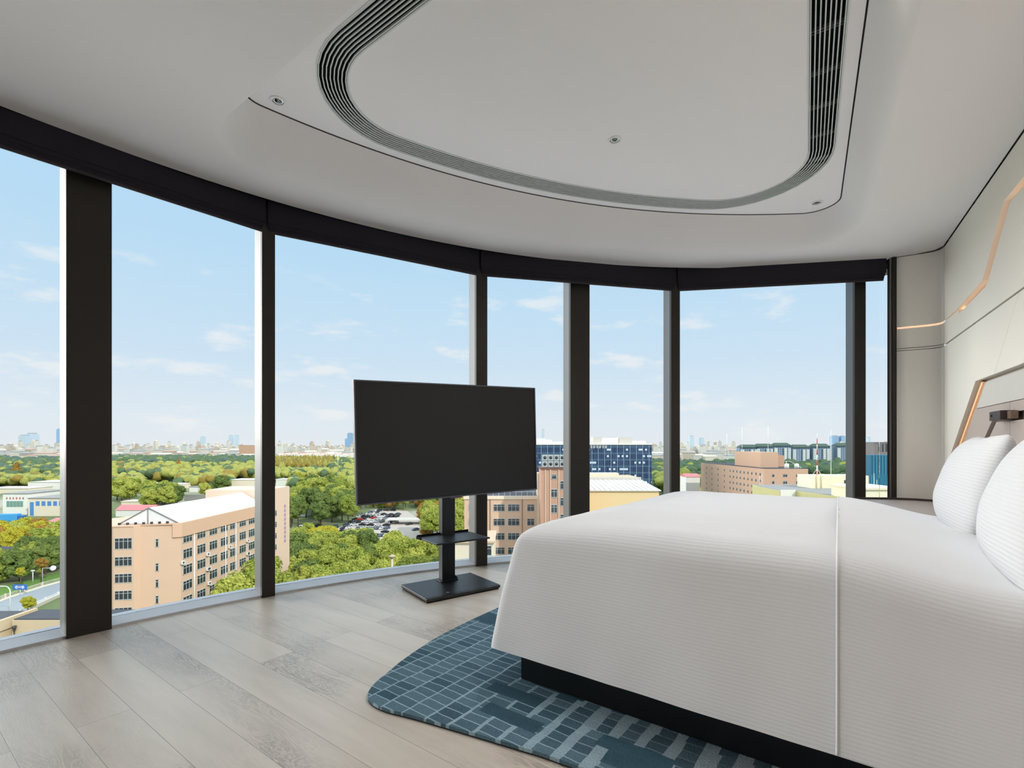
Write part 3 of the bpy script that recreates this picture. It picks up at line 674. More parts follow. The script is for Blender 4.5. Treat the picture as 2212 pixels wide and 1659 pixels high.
for i, (x, y) in enumerate(UPL):  # stands of the added fill uplighters
    t = thing('floor_lamp', ('brass uplighter floor lamp behind the camera near the curved glass', 'brass uplighter floor lamp behind the camera by the rear wall')[i], 'lamp', (x, y, 0))
    BRS = mat('brushed_brass', srgb(150, 126, 90), .35, .8)
    b = MB(); b.lathe([(0, 0), (.15, 0), (.15, .015), (.02, .025), (.012, .03), (.012, 1.74)], k=24); b.build('base', BRS, t)
    b = MB(); b.lathe([(.012, 1.74), (.08, 1.76), (.20, 1.84), (.205, 1.84), (.082, 1.752), (.012, 1.73)], k=32); b.build('lamp_shade', BRS, t)
# ============================================================ the city outside
rnd = random.Random(7)
def at(px, py, Y): return Vector(((px - 1106) / 1070 * Y, Y, EYE + (960 - py) / 1070 * Y))   # measured direction at a judged distance
def gx(px, Y): return (px - 1106) / 1070 * Y
def hz(py, Y): return EYE + (960 - py) / 1070 * Y
def gy(py): return (EYE - GZ) * 1070 / (py - 960)
def m_ground():
    m = bpy.data.materials.new('mixed_ground'); m.use_nodes = True; nt = m.node_tree; p = nt.nodes['Principled BSDF']
    tc = nd(nt, 'ShaderNodeTexCoord')
    a = nd(nt, 'ShaderNodeTexNoise', i_Scale=.012, i_Detail=6.); ln(nt, tc.outputs['Object'], a.inputs['Vector'])
    b_ = nd(nt, 'ShaderNodeTexNoise', i_Scale=.22, i_Detail=4.); ln(nt, tc.outputs['Object'], b_.inputs['Vector'])
    c = ramp(nt, a.outputs[0], [(.38, (.10, .16, .05)), (.5, (.19, .22, .10)), (.58, (.45, .42, .36))])
    c = mixc(nt, mth(nt, 'MULTIPLY', b_.outputs[0], .5), c, (.16, .20, .08)); ln(nt, c, p.inputs['Base Color']); p.inputs['Roughness'].default_value = .9; return m
b = MB(); b.box(-9000, 9000, 20, 12000, GZ - 1, GZ); struct(b.build('ground', m_ground()))

CREAM = mat('cream_render', srgb(236, 222, 200), .8, var=.05, vscale=.2)
WHT = mat('white_wall', srgb(236, 234, 228), .7, var=.04, vscale=.3)
PEACH = mat('peach_tiles', srgb(220, 188, 162), .75, var=.05, vscale=.25)
PINKB = mat('pink_brown_tiles', srgb(196, 154, 132), .75, var=.05, vscale=.3)  # on the stair tower the darker brown stands in for shade
ROOFW = mat('white_metal_roof', srgb(240, 242, 242), .5)
ROOFG = mat('grey_roofing', srgb(150, 150, 148), .8, var=.1, vscale=.4)
ROOFD = mat('dark_bitumen_roof', srgb(62, 66, 74), .7, var=.25, vscale=.5)
ROOFP = mat('pink_roof', srgb(214, 130, 132), .7)
REDR = mat('red_tile_roof', srgb(176, 96, 76), .8)
WGL = mat('dark_window_glass', srgb(52, 60, 68), .15, spec=.7)
WGL2 = mat('green_window_glass', srgb(120, 160, 150), .2, spec=.7)
WFR = mat('pale_window_frame', srgb(200, 206, 204), .5)
CONC = mat('pale_concrete', srgb(206, 200, 190), .85, var=.06, vscale=.5)
WOOD = mat('tree_bark', srgb(110, 92, 74), .9)
METAL = mat('white_painted_metal', srgb(232, 232, 230), .5)
DMET = mat('dark_metal', srgb(70, 70, 72), .5, .3)

def facade_frame(p0, p1):                 # origin at p0, x along the facade, -y out of it, z up
    d = Vector((p1[0] - p0[0], p1[1] - p0[1])); L = d.length; d.normalize(); return d, L
def win_mesh(w_, h_, kind=0, glass=WGL):
    key = ('w', w_, h_, kind, glass.name)
    if key in WM: return WM[key]
    f = MB(); t = .09
    for q in ((-w_/2, w_/2, 0, t), (-w_/2, w_/2, h_ - t, h_), (-w_/2, -w_/2 + t, 0, h_), (w_/2 - t, w_/2, 0, h_)): f.box(q[0], q[1], -.08, .02, q[2], q[3])
    n = max(1, round(w_ / .9))
    for i in range(1, n): x = -w_/2 + w_ * i / n; f.box(x - .04, x + .04, -.07, .02, 0, h_)
    if kind == 0: f.box(-w_/2, w_/2, -.07, .02, h_ * .68, h_ * .68 + .07)
    fo = f.build('window', WFR); fm = fo.data; bpy.data.objects.remove(fo)
    g = MB(); g.box(-w_/2 + .05, w_/2 - .05, -.02, .015, .05, h_ - .05); go = g.build('pane', glass); gm = go.data; bpy.data.objects.remove(go)
    WM[key] = (fm, gm); return WM[key]
WM = {}
def put_windows(parent, p0, p1, items, glass=WGL):   # items: (distance along, sill height, width, height)
    d, L = facade_frame(p0, p1); a = math.atan2(d.y, d.x)
    for (s, z, w_, h_) in items:
        fm, gm = win_mesh(w_, h_, 0, glass)
        o = bpy.data.objects.new('window', fm); COL.objects.link(o); o.parent = parent; o.location = (p0[0] + d.x * s, p0[1] + d.y * s, z); o.rotation_euler = (0, 0, a)
        g = bpy.data.objects.new('pane', gm); COL.objects.link(g); g.parent = o
ACM = [None]
def put_ac(parent, p0, p1, items, name='air_conditioner'):
    d, L = facade_frame(p0, p1); a = math.atan2(d.y, d.x)
    if not ACM[0]:
        b = MB(); b.box(-.45, .45, -.5, -.1, 0, .65); b.box(-.4, .4, -.55, 0, -.06, 0)
        o = b.build(name, METAL); f = MB(); f.lathe([(.0, 0), (.24, 0), (.24, .02), (0, .02)], k=16); fo = f.build('fan_grille', DMET)
        ACM[0] = (o.data, fo.data); bpy.data.objects.remove(o); bpy.data.objects.remove(fo)
    for (s, z) in items:
        o = bpy.data.objects.new(name, ACM[0][0]); COL.objects.link(o); o.parent = parent; o.location = (p0[0] + d.x * s, p0[1] + d.y * s, z); o.rotation_euler = (0, 0, a)
        f = bpy.data.objects.new('fan_grille', ACM[0][1]); COL.objects.link(f); f.parent = o; f.location = (-.1, -.5, .32); f.rotation_euler = (R2(90), 0, 0)

b = MB(); b.box(-36, 60, 7.5, 50, GZ, EYE - 25); struct(b.build('ground_podium', mat('white_podium_roof', (.78, .77, .75), .8)))  # added unseen slab below the windows, bounces light up to the ceiling
# ---- the long peach block with the white gabled roof
PA = (-70.2, 105.1)
blk = thing('apartment_block', 'long peach apartment block with white gabled roof and rows of windows', 'building', (0, 0, 0))
zt = EYE - 16.9
foot = [PA, (-68.95, 139), (-81.5, 139), (-92, 112), (-92, 104.5), (-82.7, 101.9), (-81.2, 100.9), (-77.6, 101.6), (-77.1, 102.9)]
b = MB(); b.prism(foot, GZ, zt); b.build('wall', PEACH, blk)
b = MB(); b.prism([(-69.9, 104.9), (-68.65, 139), (-69.3, 139), (-70.8, 105.8), (-71.6, 105.2), (-71.5, 104.3)], zt - 2.7, zt + .25); b.build('parapet', mat('peach_parapet', srgb(222, 184, 156), .75), blk)
b = MB(); b.prism([(p[0] - .1, p[1] - .15) for p in foot[4:]] + [(-71.5, 104.3), (-71.5, 105.2), (-77.4, 103.4), (-78, 102.2), (-81, 101.6), (-82.6, 102.6), (-92, 105.2)], zt, zt + .25); b.build('coping', mat('peach_parapet', srgb(222, 184, 156), .75), blk)
b = MB(); zr = EYE - 13.4; f0, f1 = 104.6, 138.5
vs = [(-82.9, f0, zt + .1), (-70.7, f0 + .9, zt + .1), (-76.8, f0 + .2, zr), (-81.6, f1, zt + .1), (-69.4, f1, zt + .1), (-75.4, f1, zr)]
b.add(vs, [(0, 1, 2), (1, 4, 5, 2), (3, 0, 2, 5), (4, 3, 5), (0, 3, 4, 1)]); b.build('gable_roof', ROOFW, blk)
b = MB()
for q0, q1 in ((vs[0], vs[2]), (vs[2], vs[1])): b.tube([(q0[0], q0[1] - .15, q0[2]), (q1[0], q1[1] - .15, q1[2])], .10, 6)
b.tube([(-76.8, f0 - .1, zt), (-76.8, f0 - .1, zr)], .08, 6)
b.build('gable_trim', mat('grey_trim', srgb(120, 120, 122), .6), blk)
for i in range(7):
    b = MB(); x = -81 + i * 1.4; y = 102.2 + i * .36; b.box(x - .18, x + .18, y - .2, y + .2, zt + .25, zt + .7); b.build('roof_vent', DMET, blk)
its = []; acs = []; cols = [1.95, 6.4, 10.6, 14.7, 18.4, 22.4, 26.5, 30.6]
for c in range(8):
    for r in range(9):
        h_ = 1.45 if r == 0 else 2.05; z = zt - 4.2 - r * 3.4
        its.append((cols[c], z, 2.9, h_))
        if (c * 3 + r * 5) % 4 in (0, 1) and r > 0: acs.append((cols[c] + (1.9 if c % 2 else -1.8), z - .9))
put_windows(blk, (-70.18, 105.1), (-68.93, 139), its); put_ac(blk, (-70.18, 105.1), (-68.93, 139), acs)
put_windows(blk, (-77.1, 102.88), (-70.2, 105.08), [(2.9, zt - 4.6 if r == 0 else zt - 6.3 - r * 3.4, .6, 1.75) for r in range(7)])
put_windows(blk, (-81.2, 100.88), (-77.6, 101.58), [(1.83, zt - 4.5 - r * 3.45, 3.2, 2.3 if r == 0 else 1.9) for r in range(7)])

for s in (3.9, 15.0, 19.1):
    b = MB(); d = Vector((1.4, 31.5)).normalized(); p = Vector(PA) + d * s + Vector((.12, 0)); b.tube([(p.x, p.y, GZ + 2), (p.x, p.y, zt - 2.7)], .13, 6); b.build('drain_pipe', METAL, blk)
# stair tower of the block
b = MB(); b.prism([(-68.9, 139), (-68.3, 152), (-86, 152), (-86, 139)], GZ, EYE - 12.8); b.build('stair_tower', mat('pale_peach_tiles', srgb(232, 204, 182), .75), blk)
put_windows(blk, (-68.88, 139), (-68.28, 152), [(4.2, EYE - 12.8 - 8 - r * 3.3, 2.4, 1.7) for r in range(8)])
for k in range(9):
    b = MB(); z = EYE - 19 - k * 1.3; b.box(-68.45, -68.3, 148.9, 149.5, z, z + .9); b.box(-68.45, -68.28, 148.7, 149.7, z + .35, z + .47); b.build('sign_character', mat('lilac_sign', srgb(170, 150, 190), .6), blk)

# ---- near annex with dark roofs, bottom left
ax = thing('annex_building', 'low beige annex with dark flat roofs close below the window', 'building', (0, 0, 0))
BEI = mat('beige_stone_render', srgb(204, 186, 154), .85, var=.06, vscale=.8)
zr_ = EYE - 22.3
b = MB(); b.box(-63.4, -40, 62.8, 66.6, GZ, zr_); b.build('wall', BEI, ax)
b = MB(); b.box(-95, -64.0, 40, 66.4, GZ, zr_ - .1); b.build('side_wing', BEI, ax)
b = MB(); b.box(-63.3, -40, 62.95, 66.6, zr_, zr_ + .12); b.build('roof', ROOFD, ax)
b = MB(); b.box(-95, -64.3, 40, 66.3, zr_ - .1, zr_ + .02); b.build('roof', ROOFD, ax)
b = MB(); b.box(-64.25, -63.75, 40, 66.6, zr_ - 1, zr_ + .3); b.build('parapet', BEI, ax)
put_windows(ax, (-63.4, 62.78), (-40, 62.78), [(2.6, zr_ - 3.0, 1.65, 1.3), (5.6, zr_ - 2.9, 1.65, 1.3)])
for x in (-61.6, -61.2, -60.8, -60.4, -60.0):
    b = MB(); b.tube([(x, 62.6, zr_ - 3.1), (x, 62.6, zr_ - 1.6)], .03, 5); b.build('window_bar', DMET, ax)
b = MB(); b.tube([(-62.9, 62.6, zr_ - 8), (-62.9, 62.6, zr_ - .9)], .07, 8); b.lathe([(.07, -.5), (.2, 0), (.22, .25), (.0, .3)], (-62.9, 62.6, zr_ - .9), 10); b.build('downpipe', DMET, ax)
b = MB(); b.lathe([(0, 0), (.22, 0), (.22, .1), (0, .14)], (0, 0, 0), 14); o = b.build('wall_lamp', mat('round_lamp', srgb(250, 236, 196), .4), ax); o.location = (-63.99, 61.2, zr_ - .75); o.rotation_euler = (0, R2(90), 0)

# ---- street, lower left
def strip(name, pts, wd, z0, z1, m, offs=0.):      # a ribbon along ground points, offs to one side
    b = MB(); P = [Vector(p) for p in pts]; L_, R_ = [], []
    for i, p in enumerate(P):
        d = (P[min(i + 1, len(P) - 1)] - P[max(i - 1, 0)]).normalized(); n_ = Vector((-d.y, d.x)); L_.append(p + n_ * (offs + wd / 2)); R_.append(p + n_ * (offs - wd / 2))
    b.prism([q[:] for q in L_] + [q[:] for q in R_[::-1]], z0, z1); return b.build(name, m)
road_n = [(gx(-80, gy(1362)), gy(1362)), (gx(0, gy(1321)), gy(1321)), (gx(70, gy(1291)), gy(1291)), (gx(137, gy(1268)), gy(1268)), (gx(250, gy(1236)), gy(1236)), (gx(400, gy(1205)), gy(1205))]
ASPH = mat('grey_asphalt', srgb(150, 158, 162), .8, var=.06, vscale=.5)
rd = strip('road_surface', road_n, 14, GZ, GZ + .1, ASPH); struct(rd)
def railing(name, pts, offs, label, col, hgt=1.3):
    P = [Vector(p) for p in pts]; t = thing(name, label, 'railing', (0, 0, 0)); Q = []
    for i, p in enumerate(P):
        d = (P[min(i + 1, len(P) - 1)] - P[max(i - 1, 0)]).normalized(); Q.append(p + Vector((-d.y, d.x)) * offs)
    a = MB()
    for z in (.25, hgt): a.tube([(q.x, q.y, GZ + .1 + z) for q in Q], .07, 6)
    a.build('rail', col, t); bb = MB(); ps = []; 
    for q0, q1 in zip(Q[:-1], Q[1:]):
        L_ = (q1 - q0).length; n_ = int(L_ / .45)
        for k in range(n_):
            p = q0.lerp(q1, k / n_); bb.box(p.x - .04, p.x + .04, p.y - .04, p.y + .04, GZ + .3, GZ + .1 + hgt)
        n_ = max(2, int(L_ / 5))
        for k in range(n_): ps.append(q0.lerp(q1, k / n_))
    bb.build('baluster', col, t)['kind'] = 'stuff'
    for p in ps:
        c = MB(); c.box(p.x - .15, p.x + .15, p.y - .15, p.y + .15, GZ + .1, GZ + .35 + hgt); c.build('post', col, t)
railing('bridge_railing', road_n[:5], 7.4, 'pale pink roadside railing on the planted side of the street', mat('pale_pink_paint', srgb(222, 204, 200), .7))
railing('bridge_railing', road_n[:5], -7.2, 'white roadside railing on the near side of the street above the annex roofs', METAL, 1.2)
o = strip('kerb_wall', road_n, .5, GZ, GZ + 1.0, CONC, -7.8); tag(o, 'low concrete retaining wall under the near railing of the street', 'wall')
o = strip('kerb_strip', road_n, .8, GZ, GZ + .35, mat('pale_yellow_kerb', srgb(226, 222, 196), .8), 6.8); tag(o, 'pale kerb along the planted side of the street', 'kerb')
o = strip('grass_verge', road_n, 12, GZ, GZ + .25, mat('verge_grass', srgb(90, 128, 46), .95, var=.3, vscale=.8), 13.5); tag(o, 'green grass verge between the pale pink railing and the dark trees', 'grass', kind='stuff')
def lamp_post(px, pyb, pyt, label, dish=False):
    Y = gy(pyb) if pyb < 1345 else 140; x = gx(px, Y); t = thing('street_lamp', label, 'street lamp', (x, Y, GZ)); H = hz(pyt, Y) - GZ
    b = MB(); b.tube([(0, 0, 0), (0, 0, H - 1.6)] + [(-1.6 + 1.6 * math.cos(a), 0, H - 1.6 + 1.6 * math.sin(a)) for a in (R2(20), R2(45), R2(70), R2(88))], .16, 8, r2=.09); b.build('pole', METAL, t)
    b = MB(); b.box(-3.0, -1.5, -.2, .2, H - .12, H + .05); b.build('lamp_head', METAL, t, .05)
lamp_post(22, 1390, 1266, 'white curved street lamp beside the blue road sign')
# thin mast lamp and round convex mirror
t = thing('camera_pole', 'thin white pole with a small box on top beside the yellow sapling', 'pole', (gx(71, 172), 172, GZ)); H = hz(1232, 172) - GZ
b = MB(); b.tube([(0, 0, 0), (0, 0, H)], .14, 8); b.build('pole', METAL, t); b = MB(); b.box(-.5, .6, -.3, .3, H - .3, H + .1); b.build('camera_box', METAL, t)
t = thing('traffic_mirror', 'round white disc on a long arm over the street', 'mirror', (gx(92, 168), 168, GZ)); H = hz(1227, 168) - GZ
b = MB(); b.tube([(0, 0, 0), (0, 0, H), (3.4, 0, H)], .10, 6); b.build('arm', METAL, t); b = MB(); b.lathe([(0, -.05), (.85, -.05), (.9, 0), (.5, .08), (0, .1)], k=24); o = b.build('disc', METAL, t); o.location = (3.7, -.2, H); o.rotation_euler = (R2(75), 0, R2(20))
# blue direction sign
Y = 158.; t = thing('road_sign', 'blue direction sign with white double arrows beside the street lamp', 'sign', (gx(43, Y), Y, GZ)); H0, H1 = hz(1274, Y) - GZ, hz(1262.5, Y) - GZ; wd = 15.5 / 1070 * Y
b = MB(); b.tube([(0, .1, 0), (0, .1, H1 - .1)], .12, 8); b.build('pole', METAL, t)
b = MB(); b.box(-wd, wd, -.06, .06, H0, H1); b.build('panel', mat('road_sign_blue', srgb(60, 112, 196), .5), t, .03)
SW = mat('sign_white', srgb(235, 240, 245), .6); zc = (H0 + H1) / 2
for sg in (-1, 1):
    b = MB()
    for dx in (0, .30):
        for s2 in (-1, 1):
            F = lambda x, y, z: (x, y, z)
            x0 = sg * (wd * .68 - dx); vs = [(x0, -.09, zc), (x0 + sg * .2 * 0 - sg * .22, -.09, zc), (x0 - sg * .62, -.09, zc + s2 * .5), (x0 - sg * .40, -.09, zc + s2 * .5)]
            b.add(vs, [(0, 1, 2, 3)]); break_ = 0
    b.build('arrow', SW, t)
for k in range(4):
    b = MB(); x = -.82 + k * .47
    for q in ((0, .36, .30, .36), (0, .36, .05, .11), (.15, .21, -.3, .36), (0, .06, -.25, .36), (.30, .36, -.25, .2)) if k % 2 else ((0, .36, .24, .30), (.04, .10, -.3, .36), (.26, .32, -.3, .36), (0, .36, -.08, -.02)):
        b.box(x + q[0], x + q[1], -.09, -.061, zc + q[2], zc + q[3])
    b.build('sign_character', SW, t)

# ---- simple low buildings: walls, roof slab, a few windows
def lowb(name, label, px0, px1, Y0, dep, pyt, wall, roof, pitch=0., rows=0, ww=2.2, hh=1.4, glass=WGL, rot_=0., cat='building', group=None, over=.4):
    if 48.1 - (pyt - 960) * Y0 / 1070 < 4.2: Y0 = 43.4 * 1070 / (pyt - 960)
    x0, x1 = gx(px0, Y0), gx(px1, Y0); zt = hz(pyt, Y0); L = x1 - x0
    t = thing(name, label, cat, (x0, Y0, GZ), rot_, group); h = zt - GZ
    b = MB(); b.box(0, L, 0, dep, 0, h); b.build('wall', wall, t)
    b = MB()
    if pitch:
        b.add([(-over, -over, h), (L + over, -over, h), (L + over, dep + over, h), (-over, dep + over, h), (-over, dep / 2, h + pitch), (L + over, dep / 2, h + pitch)], [(0, 1, 5, 4), (2, 3, 4, 5), (0, 4, 3), (1, 2, 5), (0, 3, 2, 1)])
    else: b.box(-over, L + over, -over, dep + over, h, h + .5)
    b.build('roof', roof, t)
    if rows:
        n = max(1, int(L / (ww * 1.8))); its = []
        for r in range(rows):
            for k in range(n): its.append(((k + .5) * L / n, h - 1.2 - hh - r * 3.4, ww, hh))
        its = its[:98]
        for (s, z, w_, h_) in its:
            fm, gm = win_mesh(w_, h_, 0, glass); o = bpy.data.objects.new('window', fm); COL.objects.link(o); o.parent = t; o.location = (s, 0, z)
            g = bpy.data.objects.new('pane', gm); COL.objects.link(g); g.parent = o
    return t
# bay A, far left
fac = lowb('factory_building', 'white factory hall with a red-lettered front and green windows', 6, 60, 340, 30, 1067, WHT, ROOFG, 0, 0)
for k in range(5):
    b = MB(); x = 2.6 + k * 2.3; b.box(x, x + 2.1, -.1, 0, 5.2, 9.2); b.build('window', WGL2, fac)
for k in range(6):
    b = MB(); x = 2.2 + k * 2.25; zc = 11.2
    b.box(x, x + 1.2, -.1, -.02, zc, zc + .3); b.box(x + .45, x + .75, -.1, -.02, zc - .7, zc + .8); b.box(x, x + 1.2, -.1, -.02, zc - .7, zc - .45); b.build('sign_character', mat('red_sign', srgb(200, 70, 70), .6), fac)
wing = lowb('factory_wing', 'long pale factory wing with blue doors beside the red-lettered front', 61, 150, 332, 22, 1077, CREAM, ROOFG, 0, 0)
for k in range(7):
    b = MB(); x = 1.2 + k * 3.9; hh_ = 9 if k == 0 else 3.0; zz = .4 if k == 0 else 7.0; b.box(x, x + 2.5, -.12, 0, zz, zz + hh_); b.build('blue_door' if k == 0 else 'window', mat('blue_paint', srgb(84, 140, 206), .5), wing)
lowb('warehouse', 'dark-roofed shed with a white wall at the left edge below the yellow trees', -60, 50, 205, 16, 1203, WHT, ROOFD, 2.4)
lowb('flat_roof_house', 'low white flat-roofed house right above the blue factory windows', 60, 137, 520, 30, 1042, WHT, CONC)
lowb('flat_roof_house', 'long cream flat-roofed house behind the red-lettered factory', -40, 60, 500, 26, 1056, CREAM, CONC)
lowb('flat_roof_house', 'pale flat-roofed house with a dark end wall left of the broad dark column', 84, 137, 610, 34, 1032, WHT, ROOFW)
lowb('shed', 'white shed with a pink roof left of the broad dark column', 98, 150, 300, 14, 1130, WHT, ROOFP, 2.)
lowb('flat_roof_house', 'white low building lying behind the yellow-green trees at the left edge', 38, 150, 268, 16, 1139, WHT, WHT)
lowb('garden_wall', 'grey-white garden wall beside the dark shed roof', 80, 150, 212, 1, 1178, CONC, CONC, cat='wall', over=.1)
# blue truck
Y = gy(1131); t = thing('truck', 'bright blue covered truck parked by the factory at the left edge', 'truck', (gx(-8, Y), Y, GZ), R2(8)); TB = mat('truck_blue', srgb(70, 160, 220), .5)
b = MB(); b.box(0, 11, 0, 3.6, 1.2, 5.6); b.build('cargo_cover', TB, t, .3); b = MB(); b.box(11.2, 14, .2, 3.4, .8, 4.4); b.build('cab', mat('truck_cab_blue', srgb(40, 100, 180), .4), t, .3)
for x in (2, 4, 9, 12.6):
    b = MB(); b.lathe([(0, 0), (.6, 0), (.6, .4), (0, .4)], k=14); o = b.build('wheel', BLACK, t); o.location = (x, .1, .6); o.rotation_euler = (R2(90), 0, 0)
# bay B
h = lowb('white_villa', 'bright white two-level flat-roofed villa among green trees', 304, 375, 650, 26, 1030, WHT, WHT, 0, 0, over=1)
b = MB(); b.box(0, 27, 2, 22, hz(1030, 650) - GZ, hz(1017, 650) - GZ); b.build('upper_storey', WHT, h)
for x in (14, 22): 
    b = MB(); b.box(x, x + 2.4, 1.8, 2.0, hz(1024, 650) - GZ, hz(1020, 650) - GZ); b.build('window', WGL, h)
lowb('flat_roof_house', 'long low white roof in front of the white villa', 290, 395, 590, 20, 1046, CREAM, ROOFW)
lowb('flat_roof_house', 'pale low roof with a white strip right of the white villa', 392, 450, 560, 16, 1040, WHT, CONC)
h = lowb('site_hut', 'small white site hut with posts behind the peach block roof', 409, 432, 500, 8, 1052, WHT, ROOFG)
b = MB()
for x in (-1.5, 11.5): b.tube([(x, -2, 0), (x, -2, hz(1044, 500) - GZ)], .2, 6)
b.build('post', mat('pale_wood', srgb(214, 190, 150), .8), h)
lowb('site_hoarding', 'striped grey site hoarding behind the white gabled roof', 398, 458, 430, 1, 1070, ROOFG, ROOFG, cat='fence', over=.1)
lowb('flat_roof_house', 'white shed roof beside the round dark green tree left of the second column', 500, 553, 480, 18, 1037, CREAM, ROOFW)
lowb('brick_house', 'peach low block with a flat top directly behind the end of the white gabled roof', 492, 553, 330, 14, 1056, PEACH, CONC)
lowb('shed', 'white shed with a long pink roof left of the gable', 250, 327, 330, 10, 1102, WHT, ROOFP, 3.)
lowb('flat_roof_house', 'cream flat-roofed house with a grey shutter above the long pink roof', 262, 312, 380, 12, 1084, CREAM, CREAM)
# bay C
lowb('shed', 'white shed with a pink roof close right of the second column', 596, 634, 560, 16, 1036, WHT, ROOFW)
lowb('shed', 'small shed with a slanted pink roof beside the bright yellow tree', 626, 652, 500, 14, 1043, WHT, ROOFP, 3)
lowb('shed', 'long white hall with a pink roof left of the television', 697, 745, 560, 18, 1034, WHT, ROOFP, 2.5)
lowb('flat_roof_house', 'white low house with a pale roof behind the stair tower end of the peach block', 617, 662, 380, 12, 1068, WHT, CONC)
lowb('flat_roof_house', 'small white pool-side house right of the stair tower', 628, 660, 330, 8, 1092, WHT, WHT)
lowb('flat_roof_house', 'small white gabled house among trees just left of the television', 742, 763, 420, 10, 1068, WHT, CONC, 2.5)

# ---- car park
CPK = mat('car_park_paving', srgb(190, 180, 168), .85, var=.12, vscale=.15)
cpoly = [(640, 1150), (716, 1150), (780, 1112), (812, 1100), (880, 1104), (900, 1120), (905, 1135), (945, 1150), (930, 1180), (800, 1185), (640, 1172)]
b = MB(); b.prism([(gx(x, gy(y)), gy(y)) for x, y in cpoly], GZ, GZ + .12); struct(b.build('ground_paving', CPK))
def make_car():
    t = thing('car', '', 'car', (0, 0, GZ + .12))
    side = [(-2.2, .35), (-2.25, .75), (-1.9, .95), (-1.2, 1.0), (-.6, 1.42), (.9, 1.45), (1.6, 1.02), (2.15, .95), (2.25, .6), (2.2, .35)]
    b = MB(); n = len(side); vs = [(x, -.88 + (.12 if z > 1.1 else 0), z) for x, z in side] + [(x, .88 - (.12 if z > 1.1 else 0), z) for x, z in side]
    b.add(vs, [tuple(range(n)), tuple(range(2 * n - 1, n - 1, -1))] + [(i, n + i, n + (i + 1) % n, (i + 1) % n) for i in range(n)]); b.build('body', METAL, t)
    b = MB(); gl = [(-1.1, 1.03), (-.62, 1.36), (.86, 1.39), (1.42, 1.05)]
    b.add([(x, -.90, z) for x, z in gl] + [(x, .90, z) for x, z in gl], [(0, 1, 2, 3), (7, 6, 5, 4)]); b.add([(-1.24, -.72, 1.03), (-1.24, .72, 1.03), (-.66, .66, 1.42), (-.66, -.66, 1.42), (.98, -.66, 1.45), (.98, .66, 1.45), (1.62, .74, 1.06), (1.62, -.74, 1.06)], [(0, 1, 2, 3), (4, 5, 6, 7)])
    b.build('glazing', mat('car_glass', (.01, .012, .015), .1, spec=.8), t)
    for x in (-1.4, 1.4):
        for y in (-.8, .8):
            b = MB(); b.lathe([(0, -.1), (.33, -.1), (.33, .1), (0, .1)], k=12); o = b.build('wheel', BLACK, t); o.location = (x, y, .33); o.rotation_euler = (R2(90), 0, 0)
    return t
CARC = [('white', srgb(236, 238, 240)), ('dark grey', srgb(60, 64, 70)), ('silver', srgb(176, 184, 192)), ('black', srgb(24, 26, 32)), ('blue-grey', srgb(90, 106, 128)), ('red', srgb(200, 44, 44))]
CM = [mat('car_paint_' + n.replace(' ', '_').replace('-', '_'), c, .3, .2, .6) for n, c in CARC]
car0 = make_car(); first = True; made = {}
def place_car(px, py, ci, rz, label=None, group=None):
    global first
    Y = gy(py); lb = label or '%s car among the rows parked in the crowded car park' % CARC[ci][0]; gr = group if label else '%s cars in the car park' % CARC[ci][0]
    c = car0 if first else copy_tree(car0); first = False
    c.location = (gx(px, Y), Y, GZ + .12); c.rotation_euler = (0, 0, rz); c['label'] = lb
    if 'group' in c: del c['group']
    if gr: c['group'] = gr
    bd = next(k for k in c.children if k.name.startswith('body')); bd.material_slots[0].link = 'OBJECT'; bd.material_slots[0].material = CM[ci]
YR = [1104.5, 1108, 1113, 1118, 1123.5, 1129.5, 1136, 1143, 1150.5, 1159]
RNG = {1104.5: (806, 850), 1108: (800, 832), 1113: (784, 868), 1118: (776, 866), 1123.5: (768, 862), 1129.5: (758, 856), 1136: (748, 850), 1143: (742, 846), 1150.5: (700, 842), 1159: (790, 840)}
for r, y in enumerate(YR):
    a, c_ = RNG[y]; Y = gy(y); step = 2.75 if r % 2 else 4.75; x = gx(a, Y)
    while x < gx(c_, Y):
        if rnd.random() < .93:
            ci = rnd.choices([0, 1, 2, 3, 4], [5, 3, 2.2, 3, 1.5])[0]
            place_car(1106 + x * 1070 / Y, y + rnd.uniform(-.8, .8), ci, (R2(74) if r % 2 else R2(-12)) + rnd.uniform(-.15, .15))
        x += step
place_car(809, 1121, 5, .3, 'bright red car in the middle of the car park'); place_car(777, 1125, 5, .1, 'dark red car at the left side of the car park')
for (x, y, ci, lb) in ((656, 1138, 0, 'white car at the left tip of the tree-lined lane'), (668, 1137, 1, 'dark grey car beside the white one on the tree-lined lane'), (687, 1138, 3, 'black car on the lane between the dark trees and the yellow trees'), (724, 1139, 4, 'blue-grey car where the lane meets the car park'), (676, 1160, 2, 'pale silver car half hidden among yellow trees below the lane'), (884, 1134, 1, 'dark car alone right of the pale open paving'), (898, 1146, 4, 'blue-grey car below the dark one right of the pale open paving')): place_car(x, y, ci, .2 if x < 800 else .9, lb)
b = MB(); p0 = at(872, 1117, 300); b.box(p0.x - 10, p0.x + 14, 296, 306, GZ + 2.6, GZ + 3.0); cn = b.build('canopy_roof', CONC); tag(cn, 'pale flat canopy at the right end of the car park', 'canopy')
b = MB()
for x in (-8, 12):
    for y in (297, 305): b.tube([(p0.x + x, y, GZ), (p0.x + x, y, GZ + 2.6)], .15, 6)
o = b.build('post', METAL, cn)
# post lamp between the near trees
t = thing('path_lamp', 'slim pale lamp post with a small cap rising from the wood below the television', 'lamp post', (gx(847, 128), 128, GZ)); H = hz(1202, 128) - GZ
b = MB(); b.tube([(0, 0, 0), (0, 0, H)], .28, 8); b.build('pole', CONC, t); b = MB(); b.lathe([(.28, -.6), (.95, 0), (1.0, .15), (0, .55)], (0, 0, H), 12); b.build('cap', mat('sand_cap', srgb(190, 176, 150), .8), t)

